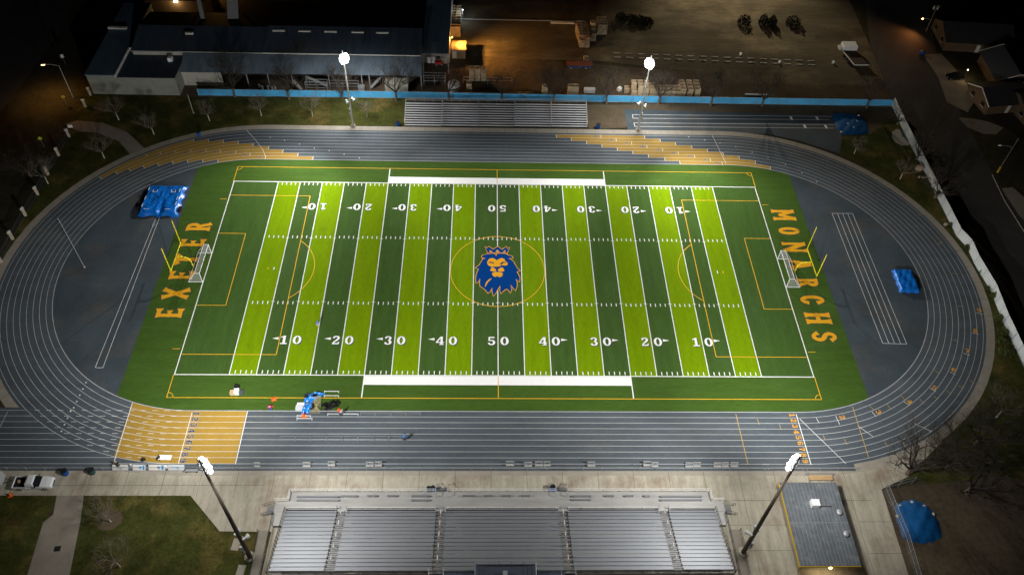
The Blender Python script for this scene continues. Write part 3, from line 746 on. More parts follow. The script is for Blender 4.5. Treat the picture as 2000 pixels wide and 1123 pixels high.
# ================================================================== COVERED MATS, TARPS, FLAGPOLE
def cloth_top(cx, cy, hx, hy, z, nx=22, ny=22, seed=1, skirt=0.25, dip=None, lift=0.0):
    "a draped cover over a block: top with ripples, sides falling outwards"
    rnd = random.Random(seed); ph = [rnd.uniform(0,6) for _ in range(8)]
    def hgt(u, v):
        e = 0.05*sin(5*u+3*v+ph[0])+0.04*sin(9*u-6*v+ph[1])+0.03*sin(14*v+4*u*u+ph[2])+0.02*sin(21*u+ph[3])
        if dip: e += dip(u, v)
        return z+e
    m = MB(); vs = []
    for j in range(-2, ny+3):
        for i in range(-2, nx+3):
            u = -1+2*min(max(i,0),nx)/nx; v = -1+2*min(max(j,0),ny)/ny
            k = max(-i if i < 0 else 0, i-nx if i > nx else 0, -j if j < 0 else 0, j-ny if j > ny else 0)
            x = cx+u*hx; y = cy+v*hy; zz = hgt(u, v)
            if k:
                ou = (-1 if i < 0 else 1 if i > nx else 0); ov = (-1 if j < 0 else 1 if j > ny else 0)
                f = 0.35 if k == 1 else 1.0; w = skirt*f*(1+0.5*sin(7*u+9*v+ph[4]))
                x += ou*w; y += ov*w; zz = zz*0.45 if k == 1 else 0.03
            vs.append((x,y,zz))
    w = nx+5; fs = [(j*w+i,j*w+i+1,(j+1)*w+i+1,(j+1)*w+i) for j in range(ny+4) for i in range(w-1)]
    return m.add(vs, fs)
A = at(293,362,0.75); B = at(356,362,0.75); C_ = at(272,412,0.75); D = at(343,418,0.75)
cx = (A.x+B.x+C_.x+D.x)/4; cy = (A.y+C_.y+B.y+D.y)/4; hx = (B.x-A.x+D.x-C_.x)/4-0.1; hy = (A.y-C_.y+B.y-D.y)/4-0.1
t = thing('vault_landing_mat', 'big bright blue tarp covered landing mat on the left apron by the vault runway', 'landing mat', (cx,cy,0))
def vdip(u, v):
    e = 0.0
    if v < 0.1 and abs(u-0.15) < 0.2: e -= 0.55*(0.1-v)/1.1*(1-abs(u-0.15)/0.2)*1.2
    e += 0.12*sin(12*atan2(v+0.2, u-0.02))*max(0,1-hypot(u,v+0.2)*1.1)
    if v > 0.7: e -= 0.12
    return e
part(cloth_top(cx,cy,hx,hy,0.80,34,30,3,0.5,vdip), 'cover', blue_tarp, t, True)
st = MB()
def on_top(u, v, z=0.95): return (cx+u*hx, cy+v*hy, z)
for u in (-0.55, 0.55):
    for a, b in (((-.12,.62),(-.12,.45)),((-.12,.45),(.12,.45)),((.12,.45),(.12,.62))): st.bar(on_top(u+a[0],a[1]),on_top(u+b[0],b[1]),0.10,0.03)
for u, v in ((-0.97,0.7),(-0.97,0.0),(-0.98,-0.55),(0.9,0.6),(0.92,0.0),(0.95,-0.4)): st.bar(on_top(u,v-0.13),on_top(u+0.02,v+0.13),0.11,0.03)
for u in (-0.65, 0.6): st.bar(on_top(u-0.16,-0.82),on_top(u+0.16,-0.82),0.09,0.03)
part(st, 'tie_strap', white_metal, t)
fr = MB()
for s in (-1, 1): fr.box(cx+s*(hx+0.75)-0.25, cx+s*(hx+0.75)+0.25, cy-hy*0.75, cy-hy*0.75+0.9, 0.0, 0.55)
part(fr, 'standard_base', black_rubber, t)
A = at(1752,524,0.7); B = at(1783,526,0.7); C_ = at(1757,566,0.7); D = at(1791,569,0.7)
ang = atan2(B.y-A.y, B.x-A.x); cx = (A.x+B.x+C_.x+D.x)/4; cy = (A.y+B.y+C_.y+D.y)/4
t = thing('high_jump_mat', 'small blue covered landing mat on the right apron near the bend', 'landing mat', (cx,cy,0), -0.03)
m = cloth_top(0,0,1.65,2.55,0.75,16,20,5,0.2); m.build('cover', blue_tarp, t, True)
m = MB(); m.box(-1.7,1.7,-2.6,2.6,0.0,0.12); m.build('pallet', black_rubber, t)

def tarp(name, label, pts, mt, seed, bags, hump):
    P = [at(u, v) for u, v in pts]; c = sum(P, Vector())/len(P); t = thing(name, label, 'tarp', (c.x,c.y,0)); rnd = random.Random(seed); ph = [rnd.uniform(0,6) for _ in range(6)]
    n = len(P); R = 9; vs = [(0,0,hump)]; fs = []; K = 4*n
    rim = []
    for i in range(K):
        a = P[i//4]-c; b = P[(i//4+1) % n]-c; f = (i % 4)/4; rim.append((a+(b-a)*f)*(1+0.03*sin(i*2.1+ph[0])))
    for r in range(1, R+1):
        for q in rim:
            p = q*(r/R); z = hump*(1-(r/R)**2)+0.05*sin(p.x*1.7+ph[1])*sin(p.y*1.3+ph[2])+0.05*sin(p.x*3.1-p.y*2.2+ph[3])+0.08
            vs.append((p.x,p.y,z if r < R else 0.02))
    for r in range(R):
        for i in range(K):
            j = (i+1) % K
            if r == 0: fs.append((0,1+i,1+j))
            else: fs.append((1+(r-1)*K+i,1+r*K+i,1+r*K+j,1+(r-1)*K+j))
    MB().add(vs, fs).build('cover', mt, t, True)
    for k, (u, v) in enumerate(bags):
        p = at(u, v, 0.25)
        b = MB(); b.sphere((p.x,p.y,0.28 if k else 0.28),0.30,8,5,(1.0,0.7+0.3*(k % 2),0.6)); o = b.shift((-p.x,-p.y,0)).build('sandbag', mat('pale_sandbag',(0.45,0.42,0.36),0.9), None, True)
        o.location = (p.x,p.y,0)
        tag(o, f'pale sandbag lying on the {label.split(" tarp")[0]} tarp, {ORD[k]} one clockwise from its upper left', 'sandbag', 'sandbags holding the tarps down')
    return t
tarp('pit_cover', 'dull blue tarp over the round sand heap behind the wire fence at lower right', ((1748,985),(1766,978),(1785,975),(1808,985),(1824,1000),(1836,1025),(1840,1048),(1822,1058),(1800,1062),(1764,1052),(1752,1015)), dull_tarp, 2, ((1758,987),(1782,981),(1805,988),(1823,1004),(1789,1047),(1753,1008)), 0.9)
tarp('pit_cover', 'dark blue tarp over the jump pit at the right end of the far runways', ((1625,222),(1650,221),(1680,226),(1694,240),(1696,262),(1672,263),(1645,264),(1632,248)), dull_tarp, 4, ((1656,242),(1674,237),(1667,249),(1643,258),(1677,226)), 0.35)

g_ = at(165,522)
t = thing('flagpole', 'tall bare grey pole standing on the left apron', 'flagpole', (g_.x,g_.y,0))
MB().tube((0,0,0),(0,0,12.6),0.07,0.045,8).build('pole', galv, t)
MB().sphere((0,0,12.65),0.10).build('finial', galv, t)
MB().tube((0,0,0),(0,0,0.1),0.25,0.22,10).build('footing', kerb_conc, t)

# ================================================================== HOME BLEACHERS
NR = 16; Y0 = -49.65; Z0 = 1.2; DY = 0.685; DZ = 0.2420
XL, XR = -31.83, 32.75
t = thing('home_bleachers', 'large aluminium grandstand with five seat blocks at the near side of the field', 'bleachers', (0.4,-52,0))
ZD = 0.80; dark_deck = mat('dull_aluminium_tread', (0.20,0.20,0.205), 0.55, 0.3)
f1 = at(566,961.5,ZD); f2 = at(1386,958.5,ZD); YF = (f1.y+f2.y)/2
e1 = at(538,980,ZD); e2 = at(1412,977,ZD); YE = (e1.y+e2.y)/2
d = MB(); d.box(f1.x,f2.x,YE-0.002,YF,ZD-0.10,ZD); d.box(e1.x,e2.x,Y0+0.02,YE,ZD-0.10,ZD)
for i in range(7):
    y = YE-0.2-i*(YE-Y0-0.3)/7
part(d, 'walkway_deck', alu_deck, t)
fa = MB(); fa.box(f1.x,f2.x,YF-0.06,YF-0.02,0.1,ZD-0.11)
for x in [f1.x+0.4+i*2.1 for i in range(31)]: fa.box(x-0.04,x+0.04,YF-0.5,YF-0.42,0,ZD-0.1); fa.box(x-0.04,x+0.04,Y0+0.3,Y0+0.38,0,ZD-0.1)
part(fa, 'deck_support', galv, t)
aisx = [at(u,998,Z0).x for u in (667,861,1099.5,1297)]
AW = 0.72
edges = [XL]+sum([[a-AW,a+AW] for a in aisx], [])+[XR]
for s in range(5):
    x0, x1 = edges[2*s], edges[2*s+1]
    for i in range(NR):
        y = Y0-DY*i; z = Z0+DZ*i; m = MB()
        m.box(x0,x1,y-0.30,y-0.02,z-0.04,z)                 # seat plank
        m.box(x0,x1,y+0.09,y+0.345,z-0.44,z-0.40)           # foot board
        m.box(x0,x1,y-0.335,y-0.308,z-0.44,z-0.16)          # riser
        part(m, 'seat_row', alu, t)
for a in aisx:
    st = MB()
    for i in range(NR):
        y = Y0-DY*i; z = Z0+DZ*i-0.40
        st.box(a-AW+0.05,a+AW-0.05,y-0.28,y-0.05,z-0.04,z); st.box(a-AW+0.05,a+AW-0.05,y+0.07,y+0.30,z-0.16,z-0.12)
        if i % 3 == 0 and i+1 < NR:
            hr = MB(); hr.path([(a,y-0.1,z),(a,y-0.1,z+0.85),(a,y-DY-0.1,z+DZ+0.85),(a,y-DY-0.1,z+DZ)],0.036,5); part(hr, 'aisle_handrail', white_metal, t)
    for s in (-1, 1):
        hr = MB(); hr.path([(a+s*AW,Y0+0.35,ZD),(a+s*AW,Y0+0.55,ZD+1.0),(a+s*AW,Y0-0.6,ZD+1.15),(a+s*AW,Y0-0.6,ZD)],0.032,5); part(hr, 'aisle_entry_rail', galv, t)
    part(st, 'aisle_steps', dark_deck, t)
def rail(m, pts, h=1.07, n=2, step=1.9, r=0.04):
    for a, b in zip(pts, pts[1:]):
        a = Vector(a); b = Vector(b); L = (b-a).length; k = max(1, round(L/step))
        for i in range(n): m.tube(a+Vector((0,0,h*(i+1)/n)), b+Vector((0,0,h*(i+1)/n)), r, n=5)
        for i in range(k+1): p = a+(b-a)*i/k; m.tube(p, p+Vector((0,0,h)), r, n=5)
fr = MB(); gaps = [(aisx[1]-0.1,1.0),(aisx[2]-0.1,1.0)]
rail(fr, [(f1.x+0.1,YE,ZD),(f1.x+0.1,YF-0.05,ZD),(aisx[1]-0.9,YF-0.05,ZD)]); rail(fr, [(aisx[1]+0.9,YF-0.05,ZD),(aisx[2]-0.9,YF-0.05,ZD)]); rail(fr, [(aisx[2]+0.9,YF-0.05,ZD),(f2.x-0.1,YF-0.05,ZD),(f2.x-0.1,YE,ZD)])
rail(fr, [(e1.x,YE-0.05,ZD),(f1.x,YE-0.05,ZD)]); rail(fr, [(f2.x,YE-0.05,ZD),(e2.x,YE-0.05,ZD)])
part(fr, 'front_railing', mat('bright_rail_aluminium', (0.75,0.77,0.78), 0.45, 0.2), t)
ft = MB()
for s in range(5): rail(ft, [(edges[2*s]+0.1,Y0+0.42,ZD),(edges[2*s+1]-0.1,Y0+0.42,ZD)], 0.55, 1, 2.2, 0.045)
part(ft, 'seat_front_railing', mat('bright_rail_aluminium', (0,0,0)), t)
YB = Y0-DY*NR-0.1; ZB = Z0+DZ*(NR-1)-0.4
br = MB(); rail(br, [(XL,YB,ZB),(XR,YB,ZB)], 1.4, 3, 2.15, 0.04); part(br, 'back_railing', dark_steel, t)
bp = MB(); bp.box(XL,XR,YB-0.10,YB-0.05,ZB-0.3,ZB+0.55); part(bp, 'back_panel', alu_deck, t)
for x in (XL-0.08, XR+0.08):
    m = MB(); rail(m, [(x,Y0+0.3,Z0-0.4),(x,YB,ZB)], 1.15, 3, 0.7, 0.032); part(m, 'side_railing', dark_steel, t)
sp = MB()
for i in range(12):
    x = XL+0.5+i*(XR-XL-1)/11
    sp.bar((x,Y0,Z0-0.55),(x,YB,ZB-0.2),0.10); sp.bar((x,YB,0),(x,YB,ZB),0.12); sp.bar((x,Y0-4,0),(x,Y0-4,Z0+0.8),0.12); sp.bar((x,YB,0.3),(x,Y0-4,1.6),0.08)
part(sp, 'understructure', galv, t)
# side ramps, end stairs, front stairs
for s, ex, lx in ((-1,e1.x,XL),(1,e2.x,XR)):
    m = MB(); wx0, wx1 = sorted((ex, lx)); m.box(wx0,wx1,Y0-2.2,Y0,ZD-0.1,ZD-0.005); part(m, 'end_landing', alu_deck, t)
    m = MB(); a, b = sorted((ex, ex+s*0.04)); 
    for i in range(5):
        x0, x1 = sorted((ex+s*(0.05+0.3*i), ex+s*(0.05+0.3*i+0.27))); m.box(x0,x1,YE-1.9,YE-0.5,ZD-0.16*(i+1)-0.03,ZD-0.16*(i+1))
    part(m, 'end_steps', dark_deck, t)
    m = MB()
    for y in (YE-0.45, YE-1.95):
        m.path([(ex,y,ZD+0.95),(ex+s*1.6,y,0.95),(ex+s*1.9,y,0.9),(ex+s*1.9,y,0)],0.028,5); m.path([(ex,y,ZD+0.5),(ex+s*1.6,y,0.5)],0.022,5)
        m.tube((ex,y,ZD),(ex,y,ZD+0.95),0.028); m.tube((ex+s*1.6,y,0),(ex+s*1.6,y,0.95),0.028)
    part(m, 'end_stair_railing', dark_steel, t)
    m = MB(); rx = ex-s*0.1; x0, x1 = sorted((rx, rx-s*0.04))
    rail(m, [(rx,YE-2.1,ZD),(rx+s*0.2,YB,ZD+0.2)], 1.07, 3, 1.6, 0.03); part(m, 'ramp_railing', dark_steel, t)
    m = MB(); x0, x1 = sorted((ex+s*0.35, ex+s*1.9)); m.box(x0,x1,YB-6,Y0-2.6,0.02,0.16); part(m, 'ramp', concrete_path, t)
    m = MB(); rail(m, [(ex+s*1.85,Y0-2.8,0.15),(ex+s*1.85,YB-6,0.15)], 0.95, 2, 1.5, 0.03); part(m, 'ramp_outer_railing', dark_steel, t)
for a in (aisx[1], aisx[2]):
    m = MB()
    for i in range(4): m.box(a-0.85,a+0.85,YF+0.28*i,YF+0.28*i+0.25,ZD-0.17*(i+1)-0.03,ZD-0.17*(i+1))
    part(m, 'front_steps', dark_deck, t)
    m = MB()
    for s in (-1, 1): m.path([(a+s*0.88,YF-0.9,ZD),(a+s*0.88,YF-0.9,ZD+1),(a+s*0.88,YF,ZD+1),(a+s*0.88,YF+1.2,0.95),(a+s*0.88,YF+1.5,0.9),(a+s*0.88,YF+1.5,0)],0.045,5); m.tube((a+s*0.88,YF,ZD),(a+s*0.88,YF,ZD+1),0.045)
    part(m, 'front_stair_railing', galv, t)
for u0, u1, v in ((579,662,969.3),(579,662,976),(665,697,968),(717,736,967.5),(756,775,967.5),(803,838,976),(803,838,968),(903,928,967.5),(945,962,967.5),(980,998,967.5),(1018,1036,967.5),(1118,1155,968),(1118,1155,975),(1182,1200,967.5),(1220,1238,967.5),(1258,1270,968),(1290,1372,968.6),(1290,1372,975.5)):
    p = at(u0,v,ZD+0.4); q = at(u1,v,ZD+0.4); db = MB(); db.box(p.x,q.x,p.y-0.13,p.y+0.13,ZD+0.37,ZD+0.42)
    for x in (p.x+0.2, q.x-0.2): db.box(x-0.03,x+0.03,p.y-0.1,p.y+0.1,ZD,ZD+0.37)
    part(db, 'bench', alu, t)

# press box at the back of the stand
ZP = 6.4
a = at(928,1101,ZP); b = at(1046,1101,ZP); P0 = a.y
t = thing('press_box', 'dark blue press box with railed roof at the back of the home bleachers', 'press box', ((a.x+b.x)/2,P0-2,0))
m = MB(); m.box(a.x,b.x,P0-5,P0-0.02,ZB+0.2,ZP-0.12); part(m, 'wall', mat('navy_press_box_wall',(0.03,0.045,0.09),0.7), t)
m = MB(); m.box(a.x-0.1,b.x+0.1,P0-5.1,P0,ZP-0.1,ZP); part(m, 'roof', mat('dark_press_box_roof',(0.05,0.06,0.085),0.7,var=0.2,scale=1), t)
m = MB(); rail(m, [(a.x,P0-5,ZP),(a.x,P0-0.05,ZP),(b.x,P0-0.05,ZP),(b.x,P0-5,ZP)], 1.1, 3, 1.7, 0.03); part(m, 'roof_railing', galv, t)
m = MB(); m.box((a.x+b.x)/2-0.35,(a.x+b.x)/2+0.25,P0-1.9,P0-1.2,ZP,ZP+0.7); part(m, 'roof_hatch', galv, t)
for u0, u1 in ((864,926),(1050,1103)):
    c = at(u0,1113,5.6); d_ = at(u1,1113,5.6)
    m = MB(); m.box(c.x,d_.x,c.y-4,c.y,5.4,5.5); part(m, 'wing_roof', mat('dark_press_box_roof',(0,0,0)), t)
    m = MB(); m.box(c.x+0.1,d_.x-0.1,c.y-3.9,c.y-0.1,3.5,5.38); part(m, 'wing_wall', mat('navy_press_box_wall',(0,0,0)), t)
for u in (852, 1110):
    c = at(u,1112,5.2)
    m = MB(); m.box(c.x-1,c.x+1,c.y-3.5,c.y,4.4,4.5); rail(m, [(c.x-1,c.y-3.5,4.5),(c.x-1,c.y,4.5)],1,2,1.2); rail(m, [(c.x+1,c.y-3.5,4.5),(c.x+1,c.y,4.5)],1,2,1.2); part(m, 'access_gangway', galv, t)

# ================================================================== VISITOR BLEACHERS (five units behind the far track)
us = [790,863,934,1005.5,1077,1147]
for k in range(5):
    a = at(us[k],248.5+k*0.6); b = at(us[k+1],249+k*0.6); closed = k in (1,3)
    nm = ['leftmost open plank visitor bleacher unit behind the far track','left of the two solid decked visitor bleacher units','open plank visitor bleacher unit in the middle between two solid decked ones','right of the two solid decked visitor bleacher units','rightmost open plank visitor bleacher unit behind the far track'][k]
    t = thing('visitor_bleachers', nm, 'bleachers', ((a.x+b.x)/2,(a.y+b.y)/2,0), 0, 'visitor bleacher units')
    w = (b.x-a.x)/2-0.06
    for i in range(10):
        y = 0.15+0.60*i; z = 0.42+0.21*i
        m = MB(); m.box(-w,w,y,y+0.25,z-0.04,z); m.build('seat_plank', alu_plank, t)
        m = MB()
        if closed: m.box(-w,w,y+0.27,y+0.59,z-0.22,z-0.18); m.box(-w,w,y+0.255,y+0.268,z-0.2,z-0.05)
        else: m.box(-w,w,y+0.36,y+0.50,z-0.22,z-0.19)
        m.build('footboard', alu_solid if closed else alu_plank, t)
    f = MB()
    for i in range(5):
        x = -w+0.05+i*(2*w-0.1)/4; f.bar((x,0.1,0.2),(x,6.2,2.3),0.07,0.1); f.bar((x,6.15,0),(x,6.15,2.4),0.07); f.bar((x,3.2,0),(x,3.2,1.2),0.06); f.bar((x,0.2,0.05),(x,6.15,0.05),0.06)
    f.build('frame', dark_steel, t)
    r = MB(); rail(r, [(-w,0.3,0.4),(-w,6.25,2.4),(w,6.25,2.4),(w,0.3,0.4)], 1.0, 3, 2.0, 0.03); r.build('railing', galv, t)

# ================================================================== CONCESSION BUILDING
ZR = 3.6
c = [at(1521,940,ZR),at(1634,943.5,ZR),at(1682,1106,ZR),at(1563,1103,ZR)]
x0 = (c[0].x+c[3].x)/2; x1 = (c[1].x+c[2].x)/2; y1 = (c[0].y+c[1].y)/2; y0 = (c[2].y+c[3].y)/2
t = thing('concession_building', 'grey flat roofed building with yellow fascia right of the home bleachers', 'building', ((x0+x1)/2,(y0+y1)/2,0))
m = MB(); m.box(x0+0.9,x1-0.5,y0+0.9,y1-0.4,0,ZR-0.30); part(m, 'wall', stucco, t)
m = MB(); m.add([(x0,y0,ZR),(x1,y0,ZR-0.0),(x1,y1,ZR),(x0,y1,ZR),(x0,y0,ZR-0.26),(x1,y0,ZR-0.26),(x1,y1,ZR-0.26),(x0,y1,ZR-0.26)],[(0,1,2,3),(7,6,5,4),(1,5,6,2),(2,6,7,3)]); roof = part(m, 'roof', roof_grey, t)
m = MB(); m.box(x0-0.13,x0-0.003,y0-0.1,y1,ZR-0.34,ZR-0.02); m.box(x0,x1,y0-0.13,y0-0.003,ZR-0.34,ZR-0.02); part(m, 'fascia', gutter_yellow, t)
sm = MB()
for i in range(1, 16): x = x0+i*(x1-x0)/16; sm.box(x-0.025,x+0.025,y0+0.05,y1-0.05,ZR,ZR+0.035)
sm.box(x0+0.05,x1-0.05,(y0+y1)/2-0.04,(y0+y1)/2+0.04,ZR+0.037,ZR+0.05)
part(sm, 'roof_seam', mat('pale_roof_seam',(0.24,0.25,0.26),0.7), t, parent=None)
p = at(1590,986,ZR)
m = MB(); m.box(p.x-0.65,p.x+0.55,p.y-0.55,p.y+0.5,ZR+0.15,ZR+1.0); m.box(p.x-0.6,p.x+0.5,p.y-0.5,p.y+0.45,ZR,ZR+0.15); part(m, 'air_conditioner', white_metal, t)
m = MB(); m.bar((p.x+0.5,p.y-0.2,ZR+0.15),(p.x+2.6,p.y-0.3,ZR+0.15),0.10); m.tube((p.x+0.62,p.y-0.2,ZR),(p.x+0.62,p.y-0.2,ZR+0.6),0.07); part(m, 'roof_pipe', dark_steel, t)
for u, v in ((1640,1000),(1653,1042)):
    q = at(u, v, ZR+0.25); m = MB(); m.tube((q.x,q.y,ZR),(q.x,q.y,ZR+0.22),0.28,n=12); m.sphere((q.x,q.y,ZR+0.26),0.48,12,6,(1,1,0.5)); part(m, 'roof_vent', galv, t, True)
m = MB()
for x in (x0+2.2, x0+4.6): m.box(x,x+1.5,y0+0.86,y0+0.895,1.0,2.2)
part(m, 'service_window', glass_dark, t)
m = MB(); m.box((x0+x1)/2-0.2,(x0+x1)/2+0.15,y0-0.30,y0-0.14,ZR-0.3,ZR-0.12); part(m, 'wall_lamp', emit('lit_warm_lamp',(1,0.78,0.45),14), t)
lamp('SPOT', ((x0+x1)/2,y0-0.6,ZR-0.35), 420, (1,0.74,0.42), ((x0+x1)/2,y0-0.2,0), 150, soft=0.15)
m = MB(); m.box(x1-1.6,x1-0.9,y1-0.38,y1-0.34,0,2.1); part(m, 'door', gutter_yellow, t)
# tan awning boards and bench north of the building
p = at(1600,938); t2 = thing('plywood_table', 'tan plywood topped table at the field end of the grey roofed building', 'table', (p.x,p.y,0))
m = MB(); m.box(-1.9,1.9,-0.3,0.45,0.75,0.81); m.build('tabletop', mat('tan_plywood',(0.50,0.33,0.16),0.8,var=0.15,scale=2), t2)
for x in (-1.7,1.7):
    m = MB(); m.box(x-0.05,x+0.05,-0.25,0.4,0,0.75); m.build('leg', galv, t2)
m = MB(); m.tube((-2.2,0.75,0.95),(2.3,0.75,0.95),0.035); m.tube((-2.2,0.75,0),(-2.2,0.75,0.95),0.035); m.tube((2.3,0.75,0),(2.3,0.75,0.95),0.035); o = m.shift((0,0,0)).build('queue_rail', galv, None); o.location = (p.x,p.y,0); tag(o, 'thin grey queue rail beside the tan plywood table', 'handrail')
# ================================================================== FENCES
def fence(name, label, pts, h, post_mat, skin_mat, step=3.0, rails=(1.0,), post_r=0.035, lean=0.0, panel='screen'):
    P = [Vector((p[0],p[1],0)) for p in pts]; c = sum(P, Vector())/len(P)
    t = thing(name, label, 'fence', (c.x,c.y,0))
    po = MB(); ra = MB(); sk = MB(); rnd = random.Random(len(pts)*7)
    for a, b in zip(P, P[1:]):
        L = (b-a).length; k = max(1, round(L/step)); d = (b-a)/k
        nrm = Vector((-d.y,d.x,0)).normalized()*0.045
        for i in range(k):
            p = a+d*i; q = a+d*(i+1); po.tube(p, p+Vector((0,0,h)), post_r, n=6)
            for r in rails: ra.tube(p+Vector((0,0,h*r)), q+Vector((0,0,h*r)), post_r*0.8, n=5)
            if skin_mat:
                z0 = 0.05+rnd.uniform(0,0.08); sg = [0, rnd.uniform(0,0.05), 0]
                mid = (p+q)/2+nrm*rnd.uniform(0.05,0.25)
                for u, v in ((p+nrm,mid+nrm*0.4),(mid+nrm*0.4,q+nrm)): sk.quad(u+Vector((0,0,z0)),v+Vector((0,0,z0)),v+Vector((0,0,h*0.985)),u+Vector((0,0,h*0.985)))
        po.tube(b, b+Vector((0,0,h)), post_r, n=6)
    po.add(ra.v, ra.f); part(po, 'frame', post_mat, t)
    if skin_mat: part(sk, panel, skin_mat, t)
    return t
hb = tall(700,191.5,178.5)
fence('windscreen_fence', 'long fence with bright blue windscreen behind the visitor bleachers', [at(u,v)[:2] for u, v in ((388,187.5),(560,189.5),(800,192.5),(1000,196.5),(1180,199.5),(1400,203),(1600,206),(1741,208))], hb, galv, screen_blue, 3.2, (1.0,0.02))
wf = [(1741,207),(1767,262),(1790,307),(1810,345),(1828,382),(1849,424),(1868,462),(1889,484),(1902,514),(1918,541),(1936,571),(1944,592),(1959,630),(1975,664),(1997,712),(2040,790)]
fence('windscreen_fence', 'winding fence with pale grey white windscreen along the street at right', [at(u,v)[:2] for u, v in wf], 2.3, galv, white_screen, 3.0, (1.0,0.02))
fence('chain_link_fence', 'low chain link fence between the near straight and the pavement', [(-96,-42.35),(-12,-42.35)]+[(-10,-42.35),(57,-42.35)], 1.05, galv, chain_mat, 2.9, (1.0,), 0.028, panel='mesh')
fence('chain_link_fence', 'tall chain link fence beside the blue tarp at lower right', [at(u,v)[:2] for u, v in ((1780,944),(1725,958),(1765,1055),(1790,1140))], 2.2, galv, chain_mat, 2.6, (1.0,0.5), 0.03, panel='mesh')
# iron fence with stone pillars along the street at left
pil = [(177,186),(167,209),(135,267),(115,304),(94,341),(74,380),(50,421),(25,467),(2,512)]
for i, (u, v) in enumerate(pil):
    p = at(u, v)
    if i == 0:
        src = thing('fence_pillar', '', 'pillar', (0,0,0), 0, 'tan pillars of the street fence at left')
        MB().box(-0.27,0.27,-0.27,0.27,0,1.85).build('shaft', mat('tan_block_pillar',(0.40,0.34,0.25),0.9,var=0.2,scale=2), src)
        m = MB(); m.box(-0.34,0.34,-0.34,0.34,1.85,1.97); m.add([(-.3,-.3,1.97),(.3,-.3,1.97),(.3,.3,1.97),(-.3,.3,1.97),(0,0,2.15)],[(0,1,4),(1,2,4),(2,3,4),(3,0,4)]); m.build('cap', trim_white, src)
    place(src, i > 0, (p.x,p.y,0), 0.5, f'tan square fence pillar, {ORD[i]} from the building end of the left street fence')
    if 2 <= i < len(pil)-1:
        q = at(*pil[i+1]); L = (q-p).length; t = thing('iron_fence_panel', f'black iron fence panel between the {ORD[i]} and {ORD[i+1]} tan pillars', 'fence', (p.x,p.y,0), atan2(q.y-p.y,q.x-p.x), 'iron panels of the street fence at left')
        m = MB(); m.box(0.35,L-0.35,-0.02,0.02,0.2,0.24); m.box(0.35,L-0.35,-0.02,0.02,1.5,1.54)
        for k in range(int((L-0.8)/0.16)): m.box(0.45+0.16*k-0.01,0.45+0.16*k+0.01,-0.01,0.01,0.05,1.7)
        m.build('railing', dark_steel, t)

# ================================================================== TREES
def branch(m, p, d, L, r, lvl, rnd, maxl, spread, up=0.12):
    n = 3 if lvl < 2 else 2; q = p
    pts = [p]
    for i in range(n):
        d = (d+Vector((rnd.uniform(-1,1),rnd.uniform(-1,1),rnd.uniform(-0.6,1)*0.8+up))*0.18).normalized(); q = q+d*L/n; pts.append(q)
    for i in range(n):
        r0 = r*(1-0.45*i/n); r1 = r*(1-0.45*(i+1)/n); m.tube(pts[i], pts[i+1], r0, r1, 5 if lvl < 1 else 4 if lvl < 2 else 3, False)
    if lvl >= maxl: return
    k = rnd.randint(3,4) if lvl < 2 else rnd.randint(3,5)
    for i in range(k):
        a = rnd.uniform(0,2*pi); s = spread*rnd.uniform(0.6,1.15)
        ax = Vector((cos(a),sin(a),0)); nd = (d+ax*s+Vector((0,0,up))).normalized()
        f = rnd.uniform(0.55,1.0); j = min(n-1,int(f*n)); o = pts[j]+(pts[j+1]-pts[j])*(f*n-j) if f < 1 else pts[-1]
        branch(m, o, nd, L*rnd.uniform(0.58,0.82), r*rnd.uniform(0.42,0.58), lvl+1, rnd, maxl, spread, up)
def make_tree(name, seed, trunk_h, trunk_r, L, spread, maxl, tmat, cmat, limbs=5, lean=0.03, group=None):
    rnd = random.Random(seed); t = thing(name, '', 'tree', (0,0,0), 0, group)
    m = MB(); top = Vector((rnd.uniform(-lean,lean)*trunk_h,rnd.uniform(-lean,lean)*trunk_h,trunk_h)); m.tube((0,0,-0.05),top*0.5,trunk_r*1.25,trunk_r,8,False); m.tube(top*0.5,top,trunk_r,trunk_r*0.8,8,False); m.build('trunk', tmat, t, True)
    c = MB()
    for i in range(limbs):
        a = 2*pi*i/limbs+rnd.uniform(-.4,.4); sp = spread*rnd.uniform(0.55,1.2)
        branch(c, top-Vector((0,0,rnd.uniform(0,0.25)*trunk_h*0.5)), Vector((cos(a)*sp,sin(a)*sp,1)).normalized(), L*rnd.uniform(0.8,1.1), trunk_r*0.55, 0, rnd, maxl, spread)
    c.build('crown', cmat, t); return t
def grove(protos, spots, labels, z=0):
    used = [0]*len(protos); rnd = random.Random(11)
    for i, (u, v, sc) in enumerate(spots):
        k = i % len(protos); p = at(u, v)
        place(protos[k], used[k] > 0, (p.x,p.y,z), rnd.uniform(0,6.28), labels(i), sc*rnd.uniform(0.93,1.07)); used[k] += 1
lawn = [make_tree('young_tree', 20+s, 1.7, 0.10, 1.9, 1.05, 4, pale_bark, twig, 6, group='young bare trees on the lawns') for s in range(3)]
row = [make_tree('street_tree', 40+s, 2.4, 0.25, 3.6, 0.95, 4, bark, dark_twig, 7, group='bare trees along the blue fence') for s in range(2)]
wild = [make_tree('bare_tree', 60+s, 1.2, 0.26, 3.0, 1.15, 4, bark, dark_twig, 6, group='bare trees on the right side') for s in range(2)]
lawn_spots = [(232,234.5,1.12),(301,263,1.0),(409.5,236.5,1.0),(510.5,226.5,0.95),(610.5,227.5,0.9),(717,229.5,0.85),(204,309.5,1.0),(94,359,1.15),(216,1018,0.95),(234,1106,1.1),(1668,300.5,0.85),(1758,350,1.0),(1946,815,1.25)]
